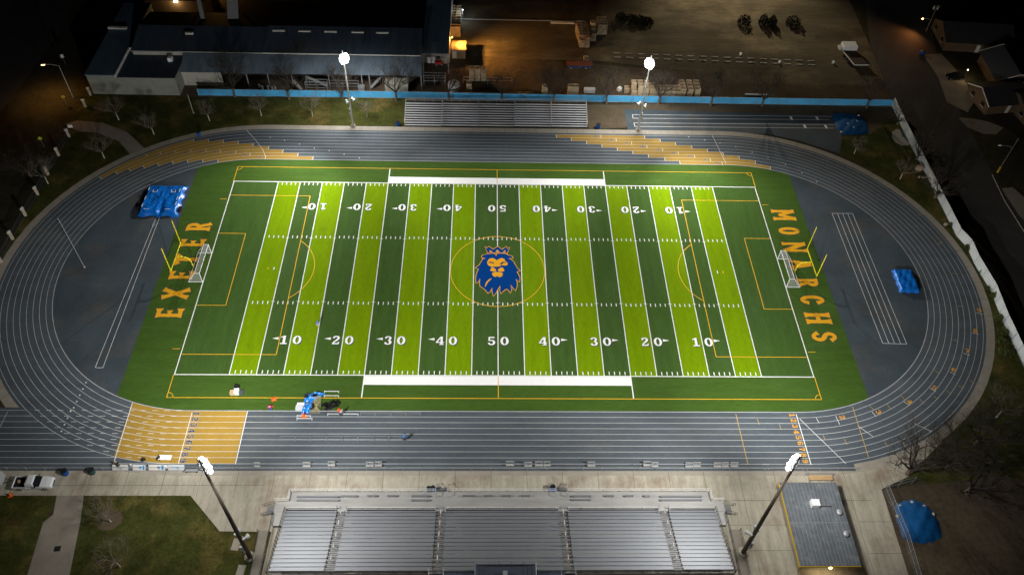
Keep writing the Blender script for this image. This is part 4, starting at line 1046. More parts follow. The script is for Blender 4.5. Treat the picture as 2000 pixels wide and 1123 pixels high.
ll_ = ['young bare tree nearest the cream wall of the gabled building','young bare tree on the lawn above the curving path','young bare tree on the far lawn, leftmost of four before the blue fence','young bare tree on the far lawn, second from left of four before the blue fence','young bare tree on the far lawn, third from left of four before the blue fence','young bare tree on the far lawn just right of the pale floodlight pole','young bare tree on the small lawn below the curving path','young bare tree beside the tan street pillars at far left','young bare tree in a dirt ring on the lower lawn near the white pickup','young bare tree at the bottom edge of the lower lawn','young bare tree with pale trunk by the far right blue tarp','young bare tree with pale trunk on the lawn near the stone blocks','young bare tree with pale trunk right of the lower right bend']
grove(lawn, lawn_spots, lambda i: ll_[i])
row_spots = [(459,189.5,1.0),(565,194.5,1.0),(669,195,0.85),(774,197,1.05),(876,195,0.9),(980,198,0.95),(1081,200,0.9),(1184,203,1.05),(1286,204,0.9),(1388,207,1.0),(1488,208,0.95),(1692,211,0.95)]
grove(row, row_spots, lambda i: f'large bare tree standing before the blue fence, {ORD[i]} from the left of its row')
wild_spots = [(1752,244,0.75),(1790,311,0.9),(1826,386,1.05),(1772,925,1.35),(1888,962,1.4),(1905,868,1.25),(1850,915,1.15),(60,345,0.95)]
wl_ = ['dark bare tree at the corner of the blue and white fences','dark bare tree leaning over the white fence above the stone blocks','dark bare tree with wide limbs halfway down the white fence','dark spreading bare tree on the pavement above the lower right blue tarp','dark spreading bare tree on the dirt at far lower right','dark bare tree on the lower right lawn under the pale trunked tree','dark low bare tree beside the pavement edge at lower right','dark bare tree on the street side of the tan pillars at left']
grove(wild, wild_spots, lambda i: wl_[i])
def shrub(u, v, r, h, label, seed, mt=leaf):
    rnd = random.Random(seed); p = at(u, v); t = thing('shrub', label, 'shrub', (p.x,p.y,0), 0, 'shrubs along the white fence')
    m = MB(); n = int(260*max(1,r))
    for i in range(n):
        a = rnd.uniform(0,2*pi); q = sqrt(rnd.random()); zz = h*rnd.random()*(1-0.55*q*q)
        c = Vector((cos(a)*q*r,sin(a)*q*r*0.8,zz+0.05)); s = rnd.uniform(0.07,0.17); d1 = Vector((rnd.uniform(-1,1),rnd.uniform(-1,1),rnd.uniform(-1,1))).normalized()*s; d2 = d1.orthogonal().normalized()*s*0.7
        m.quad(c-d1, c-d2, c+d1, c+d2)
    m.build('foliage', mt, t)
    s = MB()
    for i in range(7): a = i*0.9; s.tube((0,0,0),(cos(a)*r*0.5,sin(a)*r*0.5,h*0.6),0.02,0.01,4,False)
    s.build('stem', bark, t)
for i, (u, v, r, h) in enumerate(((1858,440,0.6,0.8),(1863,438,0.5,1.3),(1889,486,0.8,1.1),(1917,533,0.5,1.2),(1927,566,0.45,1.0),(1939,580,0.75,1.5),(1948,622,0.9,1.2),(1957,650,1.1,1.2),(1964,690,1.4,1.0),(1955,668,1.2,0.9))):
    shrub(u, v, r, h, f'leafy green shrub at the foot of the white fence, {ORD[i]} counting from the upper end', i)

# ================================================================== PEOPLE
def person(label, loc, rz, pose, mats, sc=1.0):
    "one skinned body; pose gives joint offsets for walking, bending or standing"
    t = thing('person', label, 'person', loc, rz, None); t.scale = (sc,)*3
    shirt, legs, hair = mats
    J = dict(pel=(0,0,.95),che=(0,0,1.30),nek=(0,0,1.48),hed=(0,.02,1.60),top=(0,.02,1.74),
             shl=(-.18,0,1.42),ell=(-.24,.02,1.14),wrl=(-.24,.12,.90),hal=(-.24,.15,.82),shr=(.18,0,1.42),elr=(.24,.02,1.14),wrr=(.24,.12,.90),har=(.24,.15,.82),
             hil=(-.10,0,.92),knl=(-.11,.03,.50),anl=(-.11,-.02,.09),tol=(-.12,.15,.04),hir=(.10,0,.92),knr=(.11,.03,.50),anr=(.11,-.02,.09),tor=(.12,.15,.04))
    J.update(pose)
    R_ = dict(pel=.135,che=.15,nek=.058,hed=.095,top=.075,shl=.065,ell=.045,wrl=.033,hal=.038,shr=.065,elr=.045,wrr=.033,har=.038,hil=.095,knl=.062,anl=.045,tol=.04,hir=.095,knr=.062,anr=.045,tor=.04)
    E_ = [('pel','che'),('che','nek'),('nek','hed'),('hed','top'),('che','shl'),('shl','ell'),('ell','wrl'),('wrl','hal'),('che','shr'),('shr','elr'),('elr','wrr'),('wrr','har'),('pel','hil'),('hil','knl'),('knl','anl'),('anl','tol'),('pel','hir'),('hir','knr'),('knr','anr'),('anr','tor')]
    def skinned(name, joints, grow, mt):
        idx = {k: i for i, k in enumerate(joints)}; me = bpy.data.meshes.new(name)
        me.from_pydata([J[k] for k in joints], [(idx[a],idx[b]) for a, b in E_ if a in idx and b in idx], [])
        o = bpy.data.objects.new(name, me); COL.objects.link(o)
        md = o.modifiers.new('skin','SKIN'); me.skin_vertices.new() if not me.skin_vertices else None
        for k in joints:
            sv = me.skin_vertices[0].data[idx[k]]; r = R_[k]*(1+grow)+grow*0.02; sv.radius = (r,r*0.82 if k in ('che','pel') else r)
            sv.use_root = (k == joints[0])
        o.modifiers.new('sub','SUBSURF').levels = 1; o.modifiers['sub'].render_levels = 1
        dg = bpy.context.evaluated_depsgraph_get(); me2 = bpy.data.meshes.new_from_object(o.evaluated_get(dg)); bpy.data.objects.remove(o)
        me2.materials.clear(); me2.materials.append(mt); o2 = bpy.data.objects.new(name, me2); COL.objects.link(o2); o2.parent = t
        me2.polygons.foreach_set('use_smooth', [True]*len(me2.polygons)); return o2
    skinned('body', list(J), 0.0, skin)
    skinned('shirt', ['che','pel','shl','ell','shr','elr'], 0.13, shirt)
    skinned('trousers', ['pel','hil','knl','anl','hir','knr','anr'], 0.16, legs)
    h = Vector(J['top']); n = Vector(J['hed']); m = MB(); c = (h+n)/2+Vector((0,-.02,.035)); m.sphere(c, .112, 10, 6, (.95,1.05,1.0)); m.build('hair', hair, t, True)
    f = (Vector((0,1,0))); m = MB(); k = n+Vector((0,.10,-.01)); m.sphere(k+Vector((0,.012,0)),.018,6,4,(.8,1,1.3))
    m.sphere(k+Vector((-.035,-.008,.03)),.012,6,4); m.sphere(k+Vector((.035,-.008,.03)),.012,6,4); m.build('face', skin, t, True)
    for s, w, hd in ((-1,'wrl','hal'),(1,'wrr','har')):
        d = (Vector(J[hd])-Vector(J[w])).normalized(); b = Vector(J[hd]); m = MB()
        sd_ = d.cross(Vector((1,0,0)) if abs(d.x) < .8 else Vector((0,1,0))).normalized()
        for q in range(4): m.tube(b+sd_*(q-1.5)*.02, b+sd_*(q-1.5)*.023+d*(.07+.012*(q in (1,2))), .011, .008, 5)
        m.tube(b-d*.02, b-d*.02+(sd_*1.0+d*.6).normalized()*.07, .012, .009, 5); m.build('fingers', skin, t)
    return t
walk = dict(knl=(-.11,.16,.52),anl=(-.11,.22,.10),tol=(-.12,.38,.05),knr=(.11,-.02,.50),anr=(.11,-.28,.13),tor=(.12,-.16,.05),elr=(.26,.10,1.16),wrr=(.24,.28,1.02),har=(.23,.34,.98),ell=(-.26,-.12,1.17),wrl=(-.25,-.12,.92),hal=(-.25,-.10,.84))
bend = dict(pel=(0,-.15,.92),che=(0,.12,1.18),nek=(0,.25,1.30),hed=(0,.34,1.36),top=(0,.40,1.48),shl=(-.18,.16,1.26),ell=(-.22,.30,1.02),wrl=(-.18,.44,.84),hal=(-.17,.48,.77),shr=(.18,.16,1.26),elr=(.22,.30,1.02),wrr=(.18,.44,.84),har=(.17,.48,.77),hil=(-.10,-.14,.90),hir=(.10,-.14,.90),knl=(-.11,-.02,.49),knr=(.11,-.04,.49))
g_ = at(622,640); person('person in blue shirt and tan trousers walking alone across the field', (g_.x,g_.y,0.03), 0.1, walk, (cloth_blue,cloth_tan,cloth_blue), 1.05)
g_ = at(789.5,860); person('person in blue shirt and dark cap working at the low pipe frames on the track', (g_.x,g_.y,0.02), -0.5, bend, (cloth_blue,cloth_navy,hair_mat), 1.05)
g_ = at(667,812); person('person in grey shirt standing on the inside lane beside the black chairs', (g_.x,g_.y,0.02), -0.9, bend, (cloth_grey,cloth_navy,mat('grey_hair',(0.3,0.3,0.3),0.8)), 1.05)
g_ = at(609,801); person('person in bright blue shirt bent over the blue banner on the sideline', (g_.x,g_.y,0.03), 0.4, bend, (cloth_blue,cloth_navy,hair_mat), 1.05)
g_ = at(234,913); person('person in black clothes and pale cap leaning on the near fence above the banners', (g_.x,g_.y,0.02), 0.9, bend, (black_cloth,black_cloth,cloth_tan), 1.05)

# ================================================================== SIDELINE GEAR
def item(name, label, cat, m, mt, loc, rz=0, group=None, smooth=False):
    o = m.build(name, mt, None, smooth); o.location = loc; o.rotation_euler = (0,0,rz); return tag(o, label, cat, group)
def boxed(name, label, cat, u, v, size, mt, rz=0, lid=None, group=None):
    p = at(u, v); t = thing(name, label, cat, (p.x,p.y,0.03), rz, group); w, d, h = size
    m = MB(); m.box(-w/2,w/2,-d/2,d/2,0,0.04); m.box(-w/2,-w/2+.04,-d/2,d/2,.04,h); m.box(w/2-.04,w/2,-d/2,d/2,.04,h); m.box(-w/2+.04,w/2-.04,-d/2,-d/2+.04,.04,h); m.box(-w/2+.04,w/2-.04,d/2-.04,d/2,.04,h); m.build('case', mt, t)
    m = MB(); m.box(-w/2-.02,w/2+.02,-d/2-.02,d/2+.02,h+0.003,h+.06); m.build('lid', lid or mt, t); return t
card = mat('brown_cardboard', (0.50,0.36,0.20), 0.9)
boxed('cardboard_box', 'open tan cardboard box on the left sideline, nearest the field corner', 'box', 455.5,768.5, (0.85,0.8,0.5), card, 0.05)
boxed('cardboard_box', 'white square box against the tan cardboard box on the left sideline', 'box', 463,767, (0.75,0.95,0.62), white_metal, 0.1)
boxed('equipment_case', 'black case behind the white box on the left sideline', 'case', 463.5,757, (0.8,0.5,0.4), black_rubber, -0.3)
boxed('equipment_case', 'dark grey case right of the white box on the left sideline', 'case', 473,768, (0.6,0.75,0.35), mat('charcoal_plastic',(0.07,0.08,0.09),0.6), -0.1)
boxed('storage_bin', 'low white bin beside the blue banner on the near sideline', 'bin', 588,792, (1.15,0.65,0.35), white_metal, 0)
boxed('storage_bin', 'light grey bin in front of the low white bin on the near sideline', 'bin', 585.5,798, (1.15,0.85,0.45), grey_plastic, 0)
p = at(528,798); t = thing('cooler', 'small dark blue and red drinks cooler at the field edge above the gold exchange zone', 'cooler', (p.x,p.y,0.03), 0.2)
MB().box(-.3,.3,-.25,.25,0,.5).build('body', blue_plastic, t); MB().box(-.32,.32,-.27,.27,.503,.6).build('lid', red_plastic, t); MB().box(-.18,.18,-.12,.12,.603,.63).build('label_plate', mat('pale_blue_plastic',(0.25,0.35,0.7),0.6), t)
def cone(u, v, label, r=0.22, h=0.45, z=0.03):
    p = at(u, v); t = thing('traffic_cone', label, 'cone', (p.x,p.y,z), 0.3); MB().tube((0,0,.03),(0,0,h),r*.75,.04,10).build('cone_body', orange_plastic, t); MB().box(-r,r,-r,r,0,.03).build('cone_base', orange_plastic, t); return t
cone(535,779.5,'flat orange cone on the yellow line above the blue cooler',0.4,0.3)
cone(531,794,'red orange cone touching the blue cooler')
cone(594,812,'tall orange cone on the inside lane under the blue banner',0.42,0.9,0.02)
cone(663,801,'orange cone between the black chairs and the grey shirted person',0.32,0.5)
cone(6.5+14,967,'red orange cone on the pavement beside the white pickup truck',0.35,0.6,0.01)
# crumpled blue banner with pale lettering-like marks, over a frame of poles
p = at(605,789); t = thing('banner', 'crumpled bright blue banner with white markings lying at the near sideline', 'banner', (p.x,p.y,0.03), 0.0)
m = MB(); P = [(-1.05,-2.0),(-0.3,-2.3),(0.2,-1.4),(0.3,-0.2),(2.3,1.9),(1.2,2.0),(-0.9,2.05),(-0.8,0.4)]
rnd = random.Random(5); vs = []; N_ = 14
def bz(u, v): return 0.28+0.22*sin(9*u+3*v)+0.16*sin(11*v-4*u)
L_ = [(-1.05,-2.2),(-0.85,-0.6),(-0.9,0.9),(-0.75,2.05)]; Rr = [(0.15,-2.2),(0.35,-0.9),(0.7,0.6),(2.35,2.0)]
def lerp(A_, s):
    s *= 3; i = min(2,int(s)); f = s-i; return (A_[i][0]+(A_[i+1][0]-A_[i][0])*f, A_[i][1]+(A_[i+1][1]-A_[i][1])*f)
for j in range(N_+1):
    a = lerp(L_, j/N_); b = lerp(Rr, j/N_)
    for i in range(9): f = i/8; vs.append((a[0]+(b[0]-a[0])*f, a[1]+(b[1]-a[1])*f, bz(f, j/N_)))
m.add(vs, [(j*9+i,j*9+i+1,(j+1)*9+i+1,(j+1)*9+i) for j in range(N_) for i in range(8)])
bright_blue = mat('bright_blue_banner', (0.01,0.22,0.72), 0.5, var=0.2, scale=2)
m.build('cloth', bright_blue, t, True)
m = MB()
for k in range(17):
    j = rnd.randint(1,N_-1); i = rnd.randint(1,6); a = Vector(vs[j*9+i])+Vector((0,0,.06)); b = Vector(vs[min(N_,j+1)*9+i+rnd.randint(0,1)])+Vector((0,0,.06)); m.bar(a, a+(b-a)*0.8, 0.09, 0.02)
m.build('marking', white_metal, t)
p = at(617,793); t = thing('canopy_skeleton', 'tangle of thin pale folding frame poles right of the blue banner', 'frame', (p.x,p.y,0.03))
m = MB()
for k in range(9): x = -0.9+0.22*k; m.tube((x,-1.5,.05),(x*0.5+0.3,1.4,0.9),0.03,n=5); m.tube((x,1.3,.05),(0.4-x*.6,-1.4,0.8),0.025,n=5)
m.build('pole', mat('tan_frame_pole',(0.45,0.40,0.22),0.6), t)
# folding chairs and bags
def chair(u, v, rz, label, used):
    if not used:
        t = thing('folding_chair', label, 'chair', (0,0,0), 0, 'black folding chairs on the near sideline')
        m = MB(); m.box(-.26,.26,-.22,.22,.42,.46); m.build('seat', black_cloth, t)
        m = MB(); m.bar((-.26,-.22,.46),(-.26,-.34,.95),.05,.05); m.bar((.26,-.22,.46),(.26,-.34,.95),.05); m.quad((-.25,-.23,.55),(.25,-.23,.55),(.25,-.33,.93),(-.25,-.33,.93)); m.build('backrest', black_cloth, t)
        for s in (-1,1):
            m = MB(); m.bar((s*.24,-.24,0),(s*.24,.22,.44),.03); m.build('leg', dark_steel, t); m = MB(); m.bar((s*.24,.24,0),(s*.24,-.22,.44),.03); m.build('leg', dark_steel, t)
        KIDS['chair'] = t
    o = place(KIDS['chair'], used, (at(u,v).x,at(u,v).y,0.03), rz, label, 1.35); return o
for i, (u, v, rz, lb) in enumerate(((633,794,0.3,'black folding chair nearest the blue banner, tipped aside'),(640,797,-0.5,'black folding chair second from the blue banner'),(647,790,0.9,'black folding chair in the middle of the cluster, set back'),(653,797,0.1,'black folding chair beside the orange cone'),(658,791,-0.8,'black folding chair farthest right in the cluster'),(599,777,1.2,'black folding chair above the blue banner at left'),(616,776,-0.2,'black folding chair above the blue banner at right'))): chair(u, v, rz, lb, i > 0)
for i, (u, v, lb) in enumerate(((637,801,'black duffel bag in front of the chairs, nearest the field edge'),(645,799,'black duffel bag between two folding chairs'),(650,786,'dark green duffel bag behind the folding chairs'))):
    p = at(u, v); t = thing('duffel_bag', lb, 'bag', (p.x,p.y,0.03), 0.5*i); m = MB(); m.sphere((0,0,.2),.3,10,6,(1.5,.75,.7)); m.build('bag_body', black_cloth if i < 2 else mat('dark_green_cloth',(0.02,0.05,0.035),0.9), t, True); m = MB(); m.path([(-.2,0,.38),(-.12,0,.5),(.12,0,.5),(.2,0,.38)],.02,5); m.build('handle', black_rubber, t)
# low white bars and pipe frames
def low_bar(u0, u1, v, label, z=0.03, h=0.25):
    a = at(u0, v); b = at(u1, v); t = thing('training_hurdle', label, 'hurdle', ((a.x+b.x)/2,a.y,z), 0, 'low white training hurdles'); L = b.x-a.x
    m = MB(); m.box(-L/2,L/2,-.05,.05,h-.04,h); m.build('top_bar', white_metal, t)
    for s in (-1,1): m = MB(); m.box(s*L/2-.03*s-.03,s*L/2-.03*s+.03,-.25,.25,0,.05); m.bar((s*(L/2-.05),0,.05),(s*(L/2-.05),0,h-.04),.05); m.build('foot', white_metal, t)
low_bar(634,662,765.5,'low white hurdle bar on the turf, farther of the pair right of the banner'); low_bar(633,662,774,'low white hurdle bar on the turf, nearer of the pair right of the banner')
low_bar(580,607,813,'low white hurdle bar across the orange cone on the inside lane',0.02); low_bar(580,610,818.5,'low white hurdle bar on the inside lane just below the orange cone',0.02)
low_bar(640,700,809.5,'long low white hurdle bar on the inside lane by the grey shirted person',0.02)
def pipe_frame(u0, u1, v, dpt, lb, i):
    a = at(u0, v); b = at(u1, v); L = b.x-a.x; t = thing('pipe_hurdle', lb, 'hurdle', ((a.x+b.x)/2,a.y,0.02), 0, 'low pipe frames lined up along the near straight')
    m = MB(); m.tube((-L/2,0,.34),(L/2-.08,0,.34),.035,n=6); m.build('top_rail', galv, t); m = MB(); m.tube((-L/2,dpt,.04),(L/2-.08,dpt,.04),.03,n=6); m.build('ground_rail', galv, t)
    for x in (-L/2,L/2-.08):
        m = MB(); m.tube((x,0,.34),(x,dpt,.04),.03,n=5); m.tube((x,0,.34),(x,-.15,.02),.03,n=5); m.build('end_leg', galv, t)
for i in range(8): pipe_frame(547+30.5*i, 577+30.5*i, 860, 0.72, f'low pipe frame in the middle lanes, {ORD[i]} from the left of its line', i)
for i in range(4): pipe_frame(704+30*i, 733+30*i, 809.5, 0.4, f'low pipe frame on the inside lane, {ORD[i]} right of the grey shirted person', i)
# white table, chair on the gold zone, wheelie bins
p = at(325,898); t = thing('folding_table', 'white folding table standing on the gold exchange zone', 'table', (p.x,p.y,0.03), -0.03)
MB().box(-1.0,1.0,-.4,.45,.72,.76).build('tabletop', white_metal, t)
for x in (-.85,.85):
    for y in (-.3,.35): MB().tube((x,y,0),(x,y,.72),.025).build('leg', dark_steel, t)
p = at(311,898); t = thing('folding_chair', 'black chair tucked at the left end of the white table', 'chair', (p.x,p.y,0.03), 1.5)
MB().box(-.25,.25,-.25,.25,.42,.47).build('seat', black_cloth, t); MB().box(-.25,.25,-.3,-.25,.47,.95).build('backrest', black_cloth, t)
for x in (-.2,.2):
    for y in (-.2,.2): MB().tube((x,y,0),(x,y,.42),.02).build('leg', dark_steel, t)
p = at(281,899); t = thing('backpack', 'black backpack lying on the gold exchange zone left of the white table', 'bag', (p.x,p.y,0.03), 0.6)
m = MB(); m.sphere((0,0,.25),.36,10,6,(1.1,.8,.7)); m.build('bag_body', black_cloth, t, True); m = MB(); m.path([(-.2,.2,.4),(0,.45,.3),(.2,.2,.4)],.03,5); m.build('strap', black_cloth, t)
def barrel(u, v, lb, mt, r=0.32, h=0.95, lid=None):
    p = at(u, v); t = thing('trash_barrel', lb, 'trash barrel', (p.x,p.y,0.01), 0, 'barrels around the track'); m = MB(); m.tube((0,0,0),(0,0,h),r*.92,r,14); m.tube((0,0,h*.33),(0,0,h*.36),r*1.02,n=14); m.tube((0,0,h*.66),(0,0,h*.69),r*1.04,n=14); m.build('drum', mt, t, False)
    m = MB(); m.tube((0,0,h+.002),(0,0,h+.03),r*1.03,r*.98,14); m.build('rim', lid or black_rubber, t)
barrel(129,925,'blue trash barrel on the pavement right of the white pickup',blue_plastic,0.5,1.0); barrel(181,923,'dark green trash barrel against the near fence left of the banners',mat('dark_green_plastic',(0.02,0.06,0.06),0.5),0.5,1.0)
barrel(777,245,'blue trash barrel at the left end of the visitor bleachers',blue_plastic,0.45,0.95); barrel(1168,250,'blue trash barrel at the right end of the visitor bleachers',blue_plastic,0.5,1.0)
barrel(838,958,'blue trash barrel left of the left front bleacher steps',blue_plastic,0.36,0.95); barrel(846,957,'bright blue trash barrel touching the left front bleacher steps',bright_blue,0.36,0.95); barrel(1079,956,'bright blue trash barrel touching the right front bleacher steps',bright_blue,0.45,0.95)
barrel(389,265,'blue trash barrel on the kerb at the upper left bend',blue_plastic,0.4,0.95)
# benches along the near fence
bench = None; bench_metal = mat('weathered_bench_paint', (0.38,0.38,0.37), 0.6, var=0.2, scale=1.5)
bs = [(497,509,914.5),(592,607,914),(641,655,912.5),(715,730,913.5),(732,746,913),(988,1004,912),(1024,1039,913.5),(1044.5,1060,912.5),(1061.5,1075,912.5),(1147,1162,913),(1256,1270,912.5),(1271.5,1285,914),(1338,1353,914.5),(1353.5,1368,914),(1393,1408,914.5),(1409.5,1422,914),(1426,1441,914)]
for i, (u0, u1, v) in enumerate(bs):
    a = at(u0, v); b = at(u1, v)
    if i == 0:
        bench = thing('track_bench', '', 'bench', (0,0,0), 0, 'white benches along the near fence')
        MB().box(-.72,.72,-.26,0.02,.42,.47).build('seat', bench_metal, bench); MB().box(-.72,.72,.25,.33,.66,.92).build('backrest', bench_metal, bench)
        for s in (-.55,.55):
            m = MB(); m.bar((s,-.28,0),(s,-.28,.42),.05); m.bar((s,.29,0),(s,.29,.65),.05); m.bar((s,-.28,.40),(s,.29,.40),.04); m.build('leg', galv, bench)
    place(bench, i > 0, ((a.x+b.x)/2,a.y+0.25,0.02), 0.0, f'white bench on the track side of the near fence, {ORD[i]} from the left', ((b.x-a.x)/1.44,1,1))
for i, (u0, u1, v, lb) in enumerate(((1080,1103,915,'empty dark bench frame beside the ninth white bench'),(1238,1250,914,'empty pale bench frame left of the tenth white bench'),(1488,1500,915,'pale low frame at the right end of the white benches'))):
    a = at(u0, v); b = at(u1, v); L = b.x-a.x; t = thing('bare_bench', lb, 'bench', ((a.x+b.x)/2,a.y,0.02)); m = MB()
    m.path([(-L/2,-.3,0),(-L/2,-.3,.5),(L/2,-.3,.5),(L/2,-.3,0)],.03,5); m.path([(-L/2,.3,0),(-L/2,.3,.75),(L/2,.3,.75),(L/2,.3,0)],.03,5); m.build('tube', dark_steel if i == 0 else galv, t)
# banners tied on the near fence at left
for i, (u0, u1, lb, c) in enumerate(((219,250,'white fence banner with grey lines, leftmost of the row of four',(0.6,0.6,0.58)),(259,284,'white fence banner with blue figure at its right end',(0.66,0.68,0.7)),(290,322,'white fence banner with blue tab and cream lower edge',(0.66,0.65,0.6)),(328,360,'pale grey fence banner with a blue line, rightmost of the four',(0.52,0.56,0.58)))):
    a = at(u0, 921); b = at(u1, 921); L = b.x-a.x; t = thing('fence_banner', lb, 'banner', ((a.x+b.x)/2,-42.47,0), 0, 'banners tied to the near fence')
    m = MB(); m.box(-L/2,L/2,-.03,.0,.12,1.0); m.shift((0,0,0)); o = m.build('panel', mat(f'banner_vinyl_{i}', c, 0.6, var=0.06, scale=2), t); 
    m = MB(); bc = mat('banner_blue_ink', (0.02,0.25,0.55), 0.6) if i else mat('banner_grey_ink', (0.25,0.26,0.28), 0.6)
    if i == 0: m.box(-L*.35,L*.3,-.034,-.031,.55,.62); m.box(-L*.35,L*.1,-.034,-.031,.35,.40)
    elif i in (1,2): m.box(L*.28,L*.42,-.034,-.031,.2,.9); m.box(L*.02,L*.22,-.034,-.031,.45,.75)
    else: m.box(-L*.3,L*.25,-.034,-.031,.52,.58)
    m.build('print', bc, t); o.rotation_euler = (-0.75,0,0); t.children[1].rotation_euler = (-0.75,0,0)
p = at(376,917); t = thing('steel_cart', 'dark low steel cart beside the left floodlight head, against the near fence', 'cart', (p.x,p.y-.3,0.02)); m = MB(); m.path([(-1.1,-.3,.45),(1.0,-.3,.45),(1.1,.35,.45),(-1.0,.35,.45),(-1.1,-.3,.45)],.05,6); m.build('rim', dark_steel, t); m = MB(); m.box(-.95,.95,-.2,.25,.25,.29); m.build('tray', galv, t)
for x in (-.8,.8): m = MB(); m.tube((x,-.25,.12),(x,-.18,.12),.12,n=10); m.tube((x,.2,.12),(x,.27,.12),.12,n=10); m.build('wheel', black_rubber, t)
for i, (u, v) in enumerate(((233,911.5),(318,912))):
    p = at(u,v); item('foam_pad', ['long white foam pad on the track beside the person leaning on the fence','long white foam pad with blue end lying by the third fence banner'][i], 'pad', MB().box(-1.0,1.0,-.25,.25,0,.22), white_metal, (p.x,p.y,0.03), 0)
p = at(257.5,911); item('marker_post', 'small upright white marker post between two fence banners', 'marker', MB().box(-.12,.12,-.06,.06,0,.8), white_metal, (p.x,p.y,0.03))
p = at(1568,917); t = thing('fence_gate', 'open narrow chain link gate in the near fence by the right floodlight', 'gate', (p.x,p.y-.2,0.02), -1.2); m = MB(); m.path([(0,0,.05),(0,0,1.2),(1.1,0,1.2),(1.1,0,.05),(0,0,.05)],.03,6); m.build('frame', galv, t); MB().quad((0.03,0,.08),(1.07,0,.08),(1.07,0,1.17),(0.03,0,1.17)).build('mesh', chain_mat, t)

# ================================================================== VEHICLES
def wheel(t, x, y, r=0.36, w=0.24):
    m = MB(); m.tube((x,y-w/2,r),(x,y+w/2,r),r,n=18); o = m.build('wheel', black_rubber, t); s = -1 if y < 0 else 1
    m = MB(); m.tube((x,y+s*(w/2+.002),r),(x,y+s*(w/2+.02),r),r*.6,n=14); m.build('rim', galv, o); return o
def loft(m, secs):
    "closed body from cross sections: each (x, half width bottom, half width top, z bottom, z top)"
    vs = []
    for x, wb, wt, z0, z1 in secs: vs += [(x,-wb,z0),(x,wb,z0),(x,wb*1.0,z0+(z1-z0)*.62),(x,wt,z1),(x,-wt,z1),(x,-wb*1.0,z0+(z1-z0)*.62)]
    n = len(secs); fs = []
    for i in range(n-1):
        for j in range(6): a = i*6+j; b = i*6+(j+1) % 6; fs.append((a,b,b+6,a+6))
    fs += [tuple(range(6))[::-1], tuple(range((n-1)*6,n*6))]; return m.add(vs, fs)
a = at(26,959); b = at(104,957); c = at(64,946)
p = Vector(((a.x+b.x)/2,(a.y+b.y)/2+0.95,0))
t = thing('pickup_truck', 'white single cab pickup truck with dark open bed on the pavement at lower left', 'pickup truck', (p.x,p.y,0.012), 0.02)
m = MB(); loft(m, [(0.55,.93,.90,.42,1.02),(1.2,.95,.90,.42,1.08),(2.1,.95,.86,.42,1.06),(2.7,.90,.78,.44,.98),(2.92,.78,.66,.5,.85)]); loft(m, [(-2.85,.95,.95,.45,.78),(0.549,.95,.95,.45,.78)]); m.build('body', car_white, t)
m = MB(); loft(m, [(-.75,.93,.74,1.0,1.72),(-.55,.93,.76,1.0,1.80),(.25,.93,.76,1.0,1.80),(.45,.93,.74,1.0,1.70)]); m.build('cab', car_white, t)
m = MB(); m.quad((.47,-.72,1.69),(1.22,-.86,1.10),(1.22,.86,1.10),(.47,.72,1.69)); m.quad((.47,-.72,1.69),(.40,-.88,1.1),(1.22,-.86,1.10)); m.quad((.47,.72,1.69),(1.22,.86,1.10),(.40,.88,1.1)); m.build('windshield', glass_dark, t)
for s in (-1,1):
    m = MB(); m.quad((-.50,s*.935,1.16),(.35,s*.935,1.16),(.22,s*.80,1.66),(-.42,s*.80,1.66)); m.build('side_window', glass_dark, t)
    m = MB(); m.box(-2.85,-.76,s*.95-.05,s*.95+.05,.785,1.08); m.build('bed_side', car_white, t)
    m = MB(); m.box(.62,.78,s*1.05-.1,s*1.05+.1,1.12,1.28); m.build('mirror', black_rubber, t)
    m = MB(); m.box(2.72,2.93,s*.62-.16,s*.62+.16,.72,.86); m.build('headlight', mat('clear_lamp',(0.8,0.82,0.85),0.1), t)
    m = MB(); m.box(-2.88,-2.86,s*.85-.08,s*.85+.08,.75,1.0); m.build('tail_light', red_plastic, t)
m = MB(); m.box(-2.8,-.78,-.89,.89,.79,.82); m.build('bed_floor', black_rubber, t)
m = MB(); m.box(-2.86,-2.80,-.9,.9,.785,1.08); m.build('tailgate', car_white, t)
m = MB(); m.box(2.86,2.96,-.5,.5,.55,.72); m.build('grille', black_rubber, t)
m = MB(); m.box(2.90,3.02,-.86,.86,.40,.54); m.build('bumper', galv, t)
for x in (-1.95,1.85):
    for y in (-.84,.84): wheel(t, x, y)
p = at(40,946); item('gas_can', 'small tan can in the bed of the white pickup', 'can', MB().box(-.14,.14,-.2,.2,0,.35), mat('tan_plastic',(0.35,0.28,0.2),0.7), (at(37,940,1.0).x,at(37,940,1.0).y,.835), .3)
p = at(0,950); t = thing('utility_trailer', 'grey enclosed trailer at the left picture edge behind the white pickup', 'trailer', (at(8,954).x-2.3,at(8,954).y+1.0,0.012), 0.02)
m = MB(); loft(m, [(-2.6,1.05,1.05,.5,2.3),(1.7,1.05,1.05,.5,2.3),(2.1,.85,.8,.5,2.1)]); m.build('body', mat('grey_trailer_skin',(0.35,0.37,0.38),0.5,0.2), t); m = MB(); m.bar((1.9,.5,.5),(3.3,0,.45),.08); m.bar((1.9,-.5,.5),(3.3,0,.45),.08); m.build('drawbar', dark_steel, t)
for y in (-1.0,1.0): wheel(t, -.4, y)
